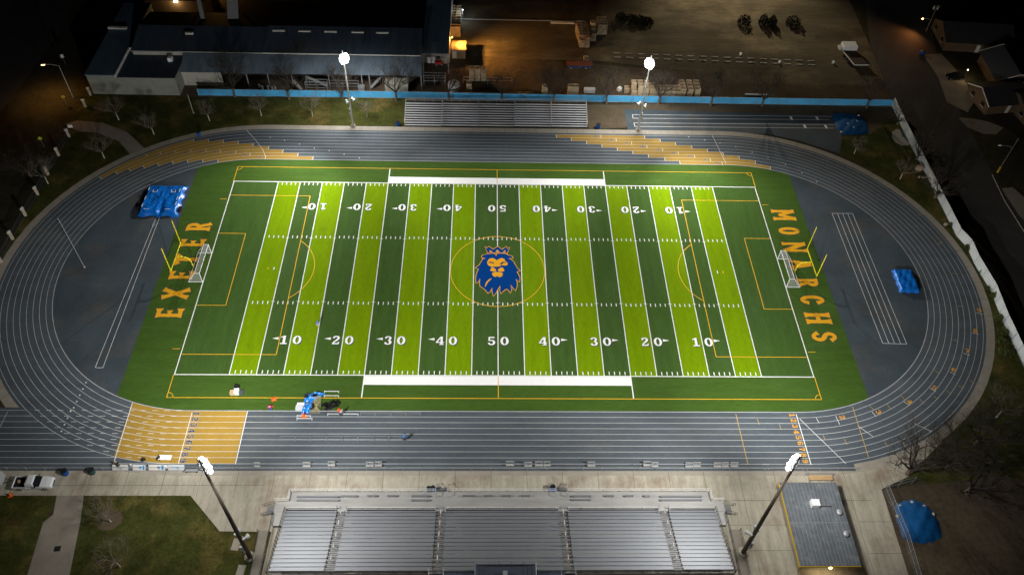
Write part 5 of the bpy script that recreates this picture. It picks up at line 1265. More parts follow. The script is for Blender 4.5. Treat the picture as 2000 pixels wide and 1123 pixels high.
# ================================================================== PACKING HOUSES (upper left)
def shed(name, label, x0, x1, yf, yb, ze, zr, wall, roofm, over=0.3, ridge_y=None):
    "box with a two slope roof, ridge along x"
    t = thing(name, label, 'building', ((x0+x1)/2,(yf+yb)/2,0)); ry = ridge_y if ridge_y is not None else (yf+yb)/2
    m = MB(); m.box(x0,x1,yf,yb,0,ze-0.05)
    m.add([(x0,yf,ze-.05),(x0,yb,ze-.05),(x0,ry,zr-.08),(x1,yf,ze-.05),(x1,yb,ze-.05),(x1,ry,zr-.08)],[(0,2,1),(3,4,5)]); part(m, 'wall', wall, t)
    m = MB(); a = x0-over; b = x1+over; f = yf-over; k = yb+over
    for zz in (0, -0.12):
        m.quad((a,f,ze+zz),(b,f,ze+zz),(b,ry,zr+zz),(a,ry,zr+zz)); m.quad((a,ry,zr+zz),(b,ry,zr+zz),(b,k,ze+zz),(a,k,ze+zz))
    m.quad((a,f,ze-.12),(b,f,ze-.12),(b,f,ze),(a,f,ze)); m.quad((b,f,ze-.12),(b,ry,zr-.12),(b,ry,zr),(b,f,ze)); m.quad((a,f,ze-.12),(a,f,ze),(a,ry,zr),(a,ry,zr-.12))
    part(m, 'roof', roofm, t); return t
cream = mat('cream_stucco', (0.26,0.27,0.24), 0.9, var=0.15, scale=0.5)
ZA = 5.2
a = at(170,141,ZA); b = at(226,143,ZA); yf = at(186,184).y
xA0 = at(183,184).x; xA1 = at(226,143,ZA).x; ybk = at(246,8,ZA).y
tA = thing('packing_house', 'long narrow tin roofed building with cream end wall at the left of the packing yard', 'building', ((xA0+xA1)/2,yf,0))
m = MB(); m.box(xA0,xA1,yf,ybk,0,ZA); part(m, 'wall', cream, tA)
m = MB(); m.box(xA0-.25,xA1+.0,yf-.25,ybk+.2,ZA+.002,ZA+.16); part(m, 'roof', tin, tA)
m = MB(); q = at(229,54,ZA+.5); m.box(q.x-2.2,q.x+2.2,q.y-.35,q.y+.35,ZA+.17,ZA+.6); part(m, 'roof_vent', trim_white, tA)
ZL = 4.7
xL1 = at(344,146,ZL).x; yL1 = at(355,100,ZL).y
tL = thing('packing_house', 'lower cream walled block with dark roof and pale parapet beside the long narrow building', 'building', ((xA1+xL1)/2,yf,0))
m = MB(); m.box(xA1+.02,xL1,yf-.05,yL1,0,ZL); part(m, 'wall', cream, tL)
m = MB(); m.box(xA1+.3,xL1+.1,yf-.2,yL1-.3,ZL+.002,ZL+.12); part(m, 'roof', old_tin, tL)
m = MB(); m.box(xA1+.02,xA1+.28,yf-.2,yL1,ZL+.002,ZL+.75); m.box(xA1+.28,xL1+.1,yL1-.28,yL1,ZL+.002,ZL+.75); part(m, 'parapet', trim_white, tL)
q = at(333,117,ZL+.4); m = MB(); m.box(q.x-.5,q.x+.5,q.y-.5,q.y+.5,ZL+.13,ZL+1.1); part(m, 'roof_unit', white_metal, tL)
ZE = 6.0
yE = at(440,103,ZE).y; xB0 = at(249,99,ZE).x+1; xB1 = at(513,103,ZE).x; xC1 = at(823,107,ZE).x; yB2 = at(430,27,ZE).y; yC2 = at(680,30,ZE).y
tB = shed('packing_shed', 'wide old tin roofed packing shed left of the darker one, behind the cream block', xB0, xB1-.35, yE+.3, yB2, ZE, ZE+1.6, stucco, old_tin)
tC = shed('packing_shed', 'dark tin roofed packing shed with skylight strips behind the floodlight', xB1+.35, xC1-.35, yE+.3, yC2, ZE+.15, ZE+1.9, stucco, old_tin)
for t_, lst in ((tB,((370,65.5,8),)),(tC,((545,61,12),(595,62,12),(646,63,12),(699,64,12),(747,65,12)))):
    for u, v, w in lst:
        m = MB(); q0 = at(u-w,v,ZE+1.5); q1 = at(u+w,v,ZE+1.5); m.box(q0.x,q1.x,q0.y-.25,q0.y+.25,ZE+1.25,ZE+1.75)
        part(m, 'skylight', trim_white, t_)
    m = MB(); b0 = (xB0 if t_ is tB else xB1)-.2; b1 = (xB1 if t_ is tB else xC1)-.2; m.box(b0,b1,yE-.10,yE-.02,ZE-.15,ZE+.12); part(m, 'gutter', trim_white if t_ is tC else galv, t_)
# lean-to roof in front with posts
zl = 4.0; yl = at(600,145,zl).y; xl0 = xL1+.15; xl1 = at(823,146,zl).x
tT = thing('lean_to', 'long pale tin lean-to roof on posts in front of the packing sheds', 'shed roof', ((xl0+xl1)/2,(yl+yE)/2,0))
m = MB()
for z in (0,-.08): m.quad((xl0,yl,zl+z),(xl1,yl,zl+z),(xl1,yE-.12,ZE-.3+z),(xl0,yE-.12,ZE-.3+z))
m.quad((xl0,yl,zl-.08),(xl1,yl,zl-.08),(xl1,yl,zl),(xl0,yl,zl)); part(m, 'roof', lean_tin, tT)
k = 0
for u in (478,520,567,640,705,720,795,822):
    x = at(u,148,zl).x; m = MB(); m.box(x-.1,x+.1,yl+.1,yl+.3,0,zl-.1); part(m, 'post', galv, tT)
m = MB(); x0 = at(345,165,2).x; x1 = at(430,165,2).x; m.box(xl0,x1,yl+.5,yl+.7,0,zl-.1); part(m, 'front_wall', stucco, tT)
m = MB(); m.box(xl0,xl1,yE+.1,yE+.25,0,ZE-.4); part(m, 'back_wall', mat('shaded_shed_interior',(0.05,0.05,0.05),0.9), tT)  # near-black wall colour carries the shade under the lean-to roof
# right hand shed with the orange wall lamp
ZD_ = 5.6; xd0 = at(823,105,ZD_).x; xd1 = at(876,106,ZD_).x; yd = at(850,105,ZD_).y
tD = shed('packing_shed', 'narrow blue grey shed with orange wall lamp, right end of the packing sheds', xd0+.05, xd1, yd+4.5, yd+55, ZD_, ZD_+.5, mat('grey_block_wall',(0.3,0.28,0.25),0.9), tin, 0.0)
m = MB(); m.box(xd0+.05,xd1,yd,yd+4.4,ZD_-.14,ZD_); part(m, 'canopy', lean_tin, tD)
for x in (xd0+.3, xd1-.15): m = MB(); m.box(x-.1,x+.1,yd+.1,yd+.3,0,ZD_-.15); part(m, 'post', galv, tD)
lp = at(878,72,4.6); OR = (1.0,0.46,0.10)
m = MB(); m.box(xd1+.02,xd1+.5,lp.y-.2,lp.y+.2,4.5,4.7); part(m, 'lamp_bracket', dark_steel, tD); m = MB(); m.sphere((xd1+.45,lp.y,4.42),.22); part(m, 'wall_lamp', emit('lit_sodium_lamp', (1,.55,.15), 10), tD)
lamp('POINT', (xd1+.75,lp.y-.2,4.3), ORANGE_E*0.6, OR, soft=.2); lamp('SPOT', (xd1+.8,lp.y-.3,4.5), ORANGE_E*9, OR, (at(990,110).x,at(990,110).y,0), 120, soft=.2)

# white boxes and gear below the lean-to and canopy
def crate_like(name, label, cat, u, v, size, mt, rz=0, z=0.0, legs=False):
    p = at(u, v); t = thing(name, label, cat, (p.x,p.y,z), rz); w, d, h = size
    m = MB(); m.box(-w/2,w/2,-d/2,d/2,.12,h); m.build('body', mt, t); m = MB(); m.box(-w/2+.05,w/2-.05,-d/2-.03,-d/2-.002,.3,h-.15); m.build('door', mt, t)
    m = MB(); m.box(-w/2+.1,w/2-.1,-d/2+.1,d/2-.1,0,.118); m.build('skid', dark_steel, t); return t
crate_like('storage_container', 'pale beige storage container below the right part of the lean-to roof', 'container', 776,175, (5.4,2.3,2.5), mat('pale_container',(0.40,0.40,0.34),0.8,var=0.1,scale=1))
crate_like('utility_cabinet', 'grey cabinet standing by two thin posts under the lean-to near the floodlight pole', 'cabinet', 707,179, (1.5,1.0,1.6), galv)
p = at(886,183); t = thing('storage_tank', 'white round tank behind the blue fence left of the visitor bleachers', 'tank', (p.x,p.y+1.3,0)); m = MB(); m.tube((0,0,0),(0,0,2.0),1.35,n=24); m.build('shell', white_metal, t, False); m = MB(); m.tube((0,0,2.003),(0,0,2.25),1.36,.3,24); m.build('lid', grey_plastic, t); m = MB(); m.tube((1.4,0,0),(1.4,0,2),.05); m.build('pipe', galv, t)
def rack(u0, u1, v, h, label, n=4):
    a = at(u0,v); b = at(u1,v); L = b.x-a.x; t = thing('steel_rack', label, 'rack', ((a.x+b.x)/2,a.y,0), 0); m = MB()
    for x in (-L/2,0,L/2): m.box(x-.05,x+.05,-.05,.05,0,h); m.box(x-.05,x+.05,1.15,1.25,0,h)
    m.build('upright', galv, t)
    for i in range(n): m = MB(); z = h*(i+1)/n; m.box(-L/2,L/2,-.06,.06,z-.09,z-.003); m.box(-L/2,L/2,1.14,1.26,z-.09,z-.003); m.build('beam', galv, t)
rack(598,640,176,2.2,'pale steel rack below the lean-to left of the floodlight pole',3); rack(640,700,174,1.6,'long low steel rack behind the floodlight pole',2); rack(828,870,168,2.9,'tall pale rack frame below the canopy by the white tank',2); rack(905,1000,164,1.1,'long low pale rail rack behind the row of bins',1)
def conveyor(u0, v0, u1, v1, z0, z1, label):
    a = at(u0,v0); b = at(u1,v1); t = thing('conveyor', label, 'conveyor', (a.x,a.y,0)); d = b-a; m = MB(); m.bar((0,0,z0),(d.x,d.y,z1),.7,.12); m.build('belt', galv, t); m = MB()
    for f in (.1,.9): p_ = d*f; m.bar((p_.x-.3,p_.y,0),(p_.x-.3,p_.y,z0+(z1-z0)*f),.07); m.bar((p_.x+.3,p_.y,0),(p_.x+.3,p_.y,z0+(z1-z0)*f),.07)
    m.build('leg', galv, t)
conveyor(600,168,640,176,2.6,1.2,'pale sloping conveyor under the lean-to, right of its dark gap'); conveyor(725,176,748,164,.6,2.3,'short sloping conveyor right of the grey cabinet'); conveyor(590,182,575,170,1.0,1.8,'small conveyor frame under the lean-to by the sixth post')
for i, (u, v) in enumerate(((507,172),(513,175),(524,175),(532,176),(537,174))):
    p = at(u,v); t = thing('drum', f'pale small drum under the lean-to, {ORD[i]} from the left of its cluster', 'drum', (p.x,p.y,0), 0, 'drums under the lean-to'); m = MB(); m.tube((0,0,0),(0,0,.9),.28,n=10); m.tube((0,0,.3),(0,0,.33),.3,n=10); m.tube((0,0,.6),(0,0,.63),.3,n=10); m.build('shell', grey_plastic, t); MB().tube((0,0,.903),(0,0,.93),.29,.2,10).build('lid', white_metal, t)
crate_like('pallet_box', 'white pallet box stack under the canopy of the narrow shed', 'box', 842,122, (2.0,1.2,1.9), white_metal); crate_like('pallet_box', 'cream pallet box at the right post of the canopy', 'box', 868,123, (1.4,1.2,1.7), mat('cream_box',(0.5,0.46,0.36),0.8))
p = at(857,127); t = thing('forklift', 'small red forklift parked under the canopy of the narrow shed', 'forklift', (p.x,p.y,0), .2); MB().box(-.9,.9,-.55,.55,.35,1.0).build('body', red_plastic, t)
m = MB(); m.path([(-.7,-.5,1),(-.5,-.5,2),(.4,-.5,2),(.6,-.5,1)],.04,5); m.path([(-.7,.5,1),(-.5,.5,2),(.4,.5,2),(.6,.5,1)],.04,5); m.box(-.55,.45,-.52,.52,2,2.05); m.build('cage', dark_steel, t); m = MB(); m.box(1.0,1.1,-.4,-.3,.1,2.2); m.box(1.0,1.1,.3,.4,.1,2.2); m.box(1.1,2.1,-.35,-.22,.1,.16); m.box(1.1,2.1,.22,.35,.1,.16); m.build('mast', dark_steel, t)
for x in (-.6,.65):
    for y in (-.55,.55): wheel(t, x, y, .3, .2)
p = at(896,115); sx0 = at(883,114).x; sx1 = at(909,115).x; t = thing('wooden_shed', 'small tan wooden shed lit orange beside the narrow blue grey shed', 'shed', ((sx0+sx1)/2,p.y,0)); w = (sx1-sx0)/2
MB().box(-w,w,0,3.6,0,2.5).build('wall', mat('tan_shed_wall',(0.42,0.30,0.17),0.9,var=.1,scale=1), t); MB().box(-w-.1,w+.2,-.2,3.8,2.503,2.62).build('roof', mat('tan_shed_roof',(0.11,0.07,0.03),0.9,var=.15,scale=1), t); MB().box(-w+.3,-w+1.2,-.05,-.003,.05,2.0).build('door', trim_white, t)

# ---- wooden harvest bins
BW, BH = 1.22, 0.72
m = MB()
for s in (-1,1):
    for i in range(4): z0 = .17+i*.137; m.box(-BW/2,BW/2,s*(BW/2-.02)-.02,s*(BW/2-.02)+.02,z0,z0+.118); m.box(s*(BW/2-.02)-.02,s*(BW/2-.02)+.02,-BW/2+.04,BW/2-.04,z0,z0+.118)
for x in (-BW/2+.08,BW/2-.08):
    for y in (-BW/2+.08,BW/2-.08): m.box(x-.04,x+.04,y-.04,y+.04,.09,BH)
n0 = len(m.f); m.box(-BW/2+.05,BW/2-.05,-BW/2+.05,BW/2-.05,.06,.12)
for y in (-.5,0,.5): m.box(-BW/2,BW/2,y-.05,y+.05,0,.09)
BIN = m.build('harvest_bin', bin_wood); BINU = [0]
m2 = MB()
def add_bin(x, y, z, rz, label):
    o = BIN.copy() if BINU[0] else BIN
    if BINU[0]: COL.objects.link(o)
    BINU[0] += 1; o.location = (x,y,z); o.rotation_euler = (0,0,rz); tag(o, label, 'bin', 'wooden harvest bins in the packing yard')
def stack(u, v, cols, rows, hts, desc, rz=0.0, g=1.28, skew=0.0):
    p = at(u, v); rnd = random.Random(int(u))
    for r in range(rows):
        for c in range(cols):
            h = hts(c, r)
            for l in range(h):
                front = hts(c, r-1) if r > 0 else 0
                if not (l == h-1 or l >= front or c in (0,cols-1)): continue
                cn = f', {ORD[c]} column' if cols > 1 else ''; rn = f', {ORD[r]} row back' if rows > 1 else ''
                add_bin(p.x+c*g+rnd.uniform(-.04,.04)+skew*r, p.y+r*1.28+rnd.uniform(-.04,.04), l*BH, rz+rnd.uniform(-.03,.03), f'{ORD[l]} bin up in the {desc}{cn}{rn}')
stack(885,70,2,9,lambda c,r: 4 if r < 1 else 3,'orange lit bin stack')
stack(1136,91,2,6,lambda c,r: 4 if c == 1 or r > 0 else 3,'tall yard stack', skew=-.12)
add_bin(at(1144,117).x, at(1144,117).y, 0, .05, 'single wooden bin in front of the tall yard stack')
stack(1158,78,1,3,lambda c,r: 3+r,'thin rear yard stack', skew=-.05); stack(1170,66,2,3,lambda c,r: 4,'rear stack by the hedge')
stack(921.5,157,3,1,lambda c,r: 5,'free standing block near the tank', g=1.42); stack(916,181,1,1,lambda c,r: 4,'narrow stack by the tank')
for u, lb in ((1017,'left one of two small orange lit bins behind the fence'),(1030,'right one of two small orange lit bins behind the fence')): p = at(u,187); add_bin(p.x,p.y,0,.05,f'wooden bin, {lb}')
stack(1063,187,1,1,lambda c,r: 4,'orange lit stack behind the fence'); stack(1113,187,2,1,lambda c,r: 4,'pale block behind the fence')
stack(1236,190,4,2,lambda c,r: [[3,5,4,4],[5,5,5,4]][r][c],'left part of the fence row', g=1.45); stack(1279,190,5,2,lambda c,r: 3,'middle of the fence row', g=1.36); stack(1331,191,3,3,lambda c,r: 4,'right end of the fence row', g=1.72)
p = at(1223,180); add_bin(p.x,p.y,0,0,'lone wooden bin left of the fence row'); add_bin(p.x,p.y,BH,0,'wooden bin on top of the lone one left of the fence row')
# trailer, dark box, pale bench-like box, lamps and pipes in the yard
a = at(1106,137); b = at(1157,137); L = b.x-a.x; t = thing('flatbed_trailer', 'flatbed trailer with rust red deck and blue side behind the far track', 'trailer', ((a.x+b.x)/2,a.y+1.2,0)); MB().box(-L/2,L/2,-1.1,1.1,.9,1.05).build('deck', mat('rusty_red_deck',(0.20,0.05,0.025),0.8,var=.3,scale=1), t); MB().box(-L/2,L/2,-1.2,-1.103,.62,1.1).build('side_rail', mat('dark_blue_steel',(0.02,0.04,0.13),0.6), t)
for i, x in enumerate((-L/2+.6,0,L/2-.6)): MB().box(x-.06,x+.06,-1.24,-1.203,.8,.92).build('marker_lamp', mat('pale_reflector',(0.7,0.7,0.7),.3), t)
for x in (-L/2+1.2,L/2-1.6):
    for y in (-.9,.9): wheel(t, x, y, .45, .28)
crate_like('steel_box', 'dark steel box behind the fence between bins', 'box', 1049,187, (1.9,1.1,1.0), dark_steel); crate_like('white_tote', 'long white tote behind the fence right of the pale bins', 'box', 1151,181, (2.6,1.0,1.1), white_metal)
crate_like('white_tote', 'small white tote behind the fence left of the long bin row', 'box', 1209,178, (1.0,.8,1.0), white_metal, .6)
def pipe(u0, v0, u1, v1, r, label, mt=galv, z=.1):
    a = at(u0,v0); b = at(u1,v1); c = (a+b)/2; t = thing('pipe_bundle', label, 'pipes', (c.x,c.y,0)); m = MB()
    for i in range(3): o = Vector((0,(i-1)*r*2.1,z+r)); m.tube(a-c+o,b-c+o,r,n=6)
    m.build('pipe', mt, t); m = MB(); d = b-a
    for f in (-.35,.35): q = d*f; m.box(q.x-.1,q.x+.1,q.y-.5,q.y+.5,0,z); m.build('skid', dark_steel, t) if f > 0 else None
pipe(1075,46,1122,47,.16,'pale pipe bundle lying in the yard left of the bin stacks',trim_white); pipe(900,39,1140,43,.07,'long thin pipe line across the back of the yard'); pipe(1455,186,1500,187,.1,'white pipes behind the fence right of the long bin row',white_metal)
ws = None
for i in range(17):
    u = 1208+i*23.5-(3 if i < 3 else 0); dv = 104.5+i*.95
    for r_, rn in ((0,'far'),(8,'near')):
        p = at(u+(1 if r_ else 0), dv+r_)
        if ws is None: ws = MB().cbox((0,0,.09),(1.75,.2,.17)).build('wheel_stop', kerb_conc); o = ws
        else: o = ws.copy(); COL.objects.link(o)
        o.location = (p.x,p.y,-.01); o.rotation_euler = (0,0,random.uniform(-.06,.06)); tag(o, f'concrete wheel stop in the {rn} row of the gravel lot, {ORD[i]} from the left', 'wheel stop', 'wheel stops in the gravel lot')
for i, (u, v) in enumerate(((1446,108),(1522,123),(1627,124))):
    p = at(u,v); item('bucket', ['small white bucket in the gravel lot, leftmost of three','small white bucket in the gravel lot, middle of three','small white bucket in the gravel lot, nearest the boxy trailer'][i], 'bucket', MB().tube((0,0,0),(0,0,.5),.26,.32,12).tube((0,0,.503),(0,0,.56),.34,.34,12), white_metal, (p.x,p.y,0))
# boxy trailer with white roofed cab
p = at(1683,135); t = thing('work_trailer', 'dark flat trailer with white box and pale rim, right edge of gravel lot', 'trailer', (p.x-1.5,p.y+1.5,0), .0)
m = MB(); m.add([(-1.9,6,.7),(1.6,6,.7),(3.2,-1.2,.7),(-.6,-1.2,.7),(-1.9,6,.85),(1.6,6,.85),(3.2,-1.2,.85),(-.6,-1.2,.85)],[(0,3,2,1),(4,5,6,7),(0,1,5,4),(1,2,6,5),(2,3,7,6),(3,0,4,7)][::1]); m.build('deck', mat('dark_trailer_deck',(0.05,0.042,0.035),.9), t)
m = MB(); m.bar((-2.0,6,.95),(-.65,-1.25,.95),.12,.2); m.bar((-.65,-1.3,.95),(3.2,-1.3,.95),.14,.22); m.build('rim', trim_white, t); m = MB(); m.box(-1.6,1.9,5.2,7.6,.86,2.0); m.build('box', white_metal, t); m = MB(); m.box(-2.6,-1.65,5.4,6.8,.86,1.5); m.build('engine', grey_plastic, t)
for y in (1.0,2.2):
    for x in (-1.3,2.4): wheel(t, x, y, .36, .25)
# dark hedge and bushes at the back of the gravel lot
for i, (u, v, r, h) in enumerate(((1212,42,1.6,2.6),(1232,44,2.3,1.9),(1248,45,2.5,1.7),(1262,46,1.9,1.5),(1453,47,1.8,2.6),(1490,48,1.3,3.0),(1507,49,1.2,2.8),(1548,48,2.0,2.4))):
    p = at(u,v); rnd = random.Random(100+i); t = thing('bush', f'dark rounded bush at the back of the gravel lot, {ORD[i]} from the left', 'bush', (p.x,p.y,0), 0, 'bushes behind the gravel lot'); m = MB()
    for k in range(420):
        aa = rnd.uniform(0,2*pi); q = sqrt(rnd.random()); zz = h*rnd.random()*(1-.6*q*q); c = Vector((cos(aa)*q*r,sin(aa)*q*r,zz+.1)); d1 = Vector((rnd.uniform(-1,1),rnd.uniform(-1,1),rnd.uniform(-1,1))).normalized()*rnd.uniform(.12,.26); d2 = d1.orthogonal()*.7; m.quad(c-d1,c-d2,c+d1,c+d2)
    m.build('foliage', mat('dark_bush_leaves',(0.016,0.018,0.008),.9,var=.4,scale=1), t); MB().tube((0,0,0),(0,0,h*.7),.09,.03,5).build('stem', bark, t)
# machinery and lit wall behind the roofs at the top
p = at(352,22); q = at(385,27); t = thing('office_block', 'low block with lit lamp and orange glow behind the packing roofs at the top', 'building', (at(350,25).x,at(350,25).y,0))
MB().box(-8,9,0,6,0,3.4).build('wall', mat('rust_tan_wall',(0.38,0.26,0.15),.9), t); MB().box(-8.2,9.2,-.2,6.2,3.403,3.6).build('roof', shingle, t); MB().box(-.5,.5,-.4,-.02,3.1,3.25).build('wall_lamp', emit('lit_white_lamp',(1,.9,.7),9), t)
lamp('POINT', (at(350,25).x,at(350,25).y-1.4,3.0), 110, (1,.7,.35)); lamp('POINT', (at(425,-5).x,at(425,-5).y,5.0), 900, (1,.5,.12))
for i, (u0,v0,u1,v1,z) in enumerate(((398,45,404,0,9.0),(455,45,432,-8,10.0))):
    a = at(u0,v0,6.5); t = thing('bin_elevator', ['narrow pale elevator chute rising behind the packing roofs, left of two','wide slatted elevator chute rising behind the packing roofs, right of two'][i], 'elevator', (a.x,a.y,0)); m = MB(); m.bar((0,0,6.2),(-3+2*i,9,11.5),1.0+1.6*i,.35); m.build('chute', galv, t); m = MB(); m.bar((0,0,0),(0,0,6.1),.25); m.bar((-2.6+2*i,8,0),(-2.6+2*i,8,10.9),.3); m.build('leg', dark_steel, t)
p = at(904,40); t = thing('yard_lamp_post', 'short post with small white lamp at the back of the packing yard', 'lamp', (p.x,p.y,0)); MB().tube((0,0,0),(0,0,3.0),.06).build('pole', galv, t); MB().sphere((0,-.15,3.05),.13).build('bulb', emit('lit_cool_lamp',(.85,.95,1),12), t); lamp('POINT', (p.x,p.y-.5,2.9), 260, (.75,.9,1))
# yard lamp standing beyond the top of the frame (its pool of light is in the picture)
lamp('SPOT', (at(1390,-120).x,at(1390,-120).y,24.0), YARD_E, (1,.86,.62), (at(1460,85).x,at(1460,85).y,0), 85)

# ================================================================== STREET LAMPS, POLES, SIGNS
def street_lamp(u, v, vt, arm_dx, label, e, lens):
    p = at(u, v); h = tall(u, v, vt); t = thing('street_lamp', label, 'street lamp', (p.x,p.y,0)); MB().tube((0,0,0),(0,0,h),.10,.06,8).build('pole', pale_pole, t)
    m = MB(); m.path([(0,0,h-.05),(arm_dx*.4,0,h+.25),(arm_dx,0,h+.35)],.05,6); m.build('arm', pale_pole, t); hd = MB(); hd.sphere((arm_dx*1.12,0,h+.34),.3,10,6,(1.4,.7,.45)); ho = hd.build('lamp_head', grey_plastic, t)
    MB().sphere((arm_dx*1.12,0,h+.22),.34,10,6,(1.2,.9,.6)).build('lens', lens, ho)
    lamp('SPOT', (p.x+arm_dx*1.12,p.y,h-.1), e, OR, (p.x+arm_dx*1.3,p.y-2,0), 150, soft=.25)
sod = emit('lit_sodium_lamp', (1,.55,.15), 10)
street_lamp(143,191,129,-3.0,'lit orange street lamp on a curved pale pole at the upper left',LAMP_L,sod)
p = at(1808,62); h = tall(1808,62,10); t = thing('utility_pole', 'wooden utility pole with pale twin transformers at the upper right', 'utility pole', (p.x,p.y,0)); MB().tube((0,0,0),(0,0,h),.16,.11,8).build('pole', bark, t); MB().box(-1.1,1.1,-.06,.06,h-.6,h-.45).build('crossarm', bark, t)
for s in (-.5,.5): MB().tube((s,.3,h-1.5),(s,.3,h-.4),.25,n=10).build('transformer', pale_pole, t)
m = MB(); m.path([(0,0,h-4.5),(-1.0,0,h-4.0),(-2.2,0,h-3.9)],.05,6); m.build('lamp_arm', galv, t); hd = MB().sphere((-2.4,0,h-3.9),.28,10,6,(1.4,.7,.5)).build('lamp_head', grey_plastic, t); MB().sphere((-2.4,-.05,h-4.0),.24,10,6).build('lens', sod, hd)
lamp('SPOT', (p.x-2.4,p.y-.2,h-4.3), LAMP_R, (1.0,0.36,0.10), (at(1740,85).x,at(1740,85).y,0), 150, soft=.25)
p = at(1948,337); h = tall(1948,337,271); t = thing('utility_pole', 'wooden utility pole with unlit street lamp arm at the right edge', 'utility pole', (p.x,p.y,0)); MB().tube((0,0,0),(0,0,h),.16,.11,8).build('pole', bark, t); MB().tube((0,0,0),(0,0,1.6),.2,n=8).build('guard', gutter_yellow, t); m = MB(); m.path([(0,0,h-2.5),(-1.2,0,h-2.0),(-2.8,0,h-1.9)],.05,6); m.build('lamp_arm', galv, t); MB().sphere((-3.0,0,h-1.9),.3,10,6,(1.4,.7,.5)).build('lamp_head', white_metal, t)
def sign(u, v, h, label, mt, shape, rz=0.4):
    p = at(u,v); t = thing('street_sign', label, 'sign', (p.x,p.y,0), rz); MB().tube((0,0,0),(0,0,h),.035).build('post', galv, t); m = MB()
    if shape == 'diamond': m.add([(0,-.05,h-.5),(.5,-.05,h),(0,-.05,h+.5),(-.5,-.05,h),(0,-.02,h-.5),(.5,-.02,h),(0,-.02,h+.5),(-.5,-.02,h)],[(0,1,2,3),(7,6,5,4),(0,4,5,1),(1,5,6,2),(2,6,7,3),(3,7,4,0)])
    else: m.box(-.35,.35,-.06,-.036,h-.45,h+.45)
    m.build('plate', mt, t)
sign(87,288,2.4,'yellow green diamond sign on the street side of the tan pillars',mat('fluorescent_sign',(0.45,0.55,0.03),.5),'diamond'); sign(131,206,2.3,'small yellow sign below the lit street lamp',mat('yellow_sign',(0.55,0.36,0.04),.5),'diamond'); sign(129,128,2.5,'small white sign at the street corner above the lit street lamp',white_metal,'plate')
p = at(150,258); t = thing('path_gate', 'black iron gate with white notice across the upper left path', 'gate', (p.x-1,p.y+.4,0), .15); m = MB(); m.path([(-2.1,0,.1),(2.1,0,.1),(2.1,0,1.8),(-2.1,0,1.8),(-2.1,0,.1)],.035,6)
for i in range(20): m.tube((-2.0+.21*i,0,.1),(-2.0+.21*i,0,1.8),.012,n=4)
m.build('frame', dark_steel, t); MB().box(-.6,.35,-.07,-.04,.9,1.6).build('notice', white_metal, t)
p = at(378,221.5); h = tall(378,221.5,185); t = thing('thin_pole', 'thin pale pole on the far lawn left of the four young trees', 'pole', (p.x,p.y,0)); MB().tube((0,0,0),(0,0,h),.06,.05).build('shaft', pale_pole, t); MB().tube((0,0,0),(0,0,.15),.2,.18,10).build('footing', kerb_conc, t)
# ground features on the right lawn
struct(MB().poly(G2((1742,258),(1752,252),(1768,258),(1777,276),(1775,284),(1762,285),(1748,278),(1742,268)),.010).build('throwing_circle', kerb_conc)); struct(MB().poly(G2((1757,253),(1768,258),(1777,276),(1774,279),(1762,266)),.016).build('throwing_ring', mat('dark_teal_pad',(0.03,0.06,0.06),.7)))
def rock(u, v, s, label, mt, rz):
    p = at(u,v); m = MB(); m.sphere((0,0,s[2]*.45),1,7,5,(s[0]/2,s[1]/2,s[2]/2)); o = m.build('stone_block', mt); o.location = (p.x,p.y,0); o.rotation_euler = (0,0,rz); tag(o, label, 'stone', 'stones along the white fence')
tanstone = mat('tan_stone',(0.38,0.28,0.19),.9,var=.2,scale=2)
rock(1794,333,(2.2,1.6,1.5),'large tan stone block against the white fence',tanstone,.3); rock(1804,348,(1.4,.9,.5),'flat pale stone by the large tan stone block',kerb_conc,.2); rock(1795,347,(.8,.6,.4),'small brown stone below the large tan stone block',tanstone,.9); rock(1846,440,(1.1,.8,.6),'pale rubble stone between shrubs at the white fence',kerb_conc,.4)
for i, (u, v, lb) in enumerate(((461,1063,'square concrete pad beside the base of the dark left floodlight pole'),(470,1115,'square concrete pad at the bottom edge below the dark left floodlight pole'))): p = at(u,v); item('utility_pad', lb, 'pad', MB().box(-.55,.55,-.9,.9,0,.08).box(-.45,.45,-.8,.8,.083,.10), kerb_conc, (p.x,p.y,0), -.1)
p = at(112,1071); item('drain_grate', 'small dark drain grate in the lower left path', 'drain', MB().box(-.45,.45,-.4,.4,0,.012), black_rubber, (p.x,p.y,.006), .1)
struct(MB().poly([(at(213,1015).x+1.9*cos(a*.4)*(1+.1*sin(a*3)), at(213,1015).y+1.7*sin(a*.4)) for a in range(16)],.004).build('tree_ring', bare_dirt))

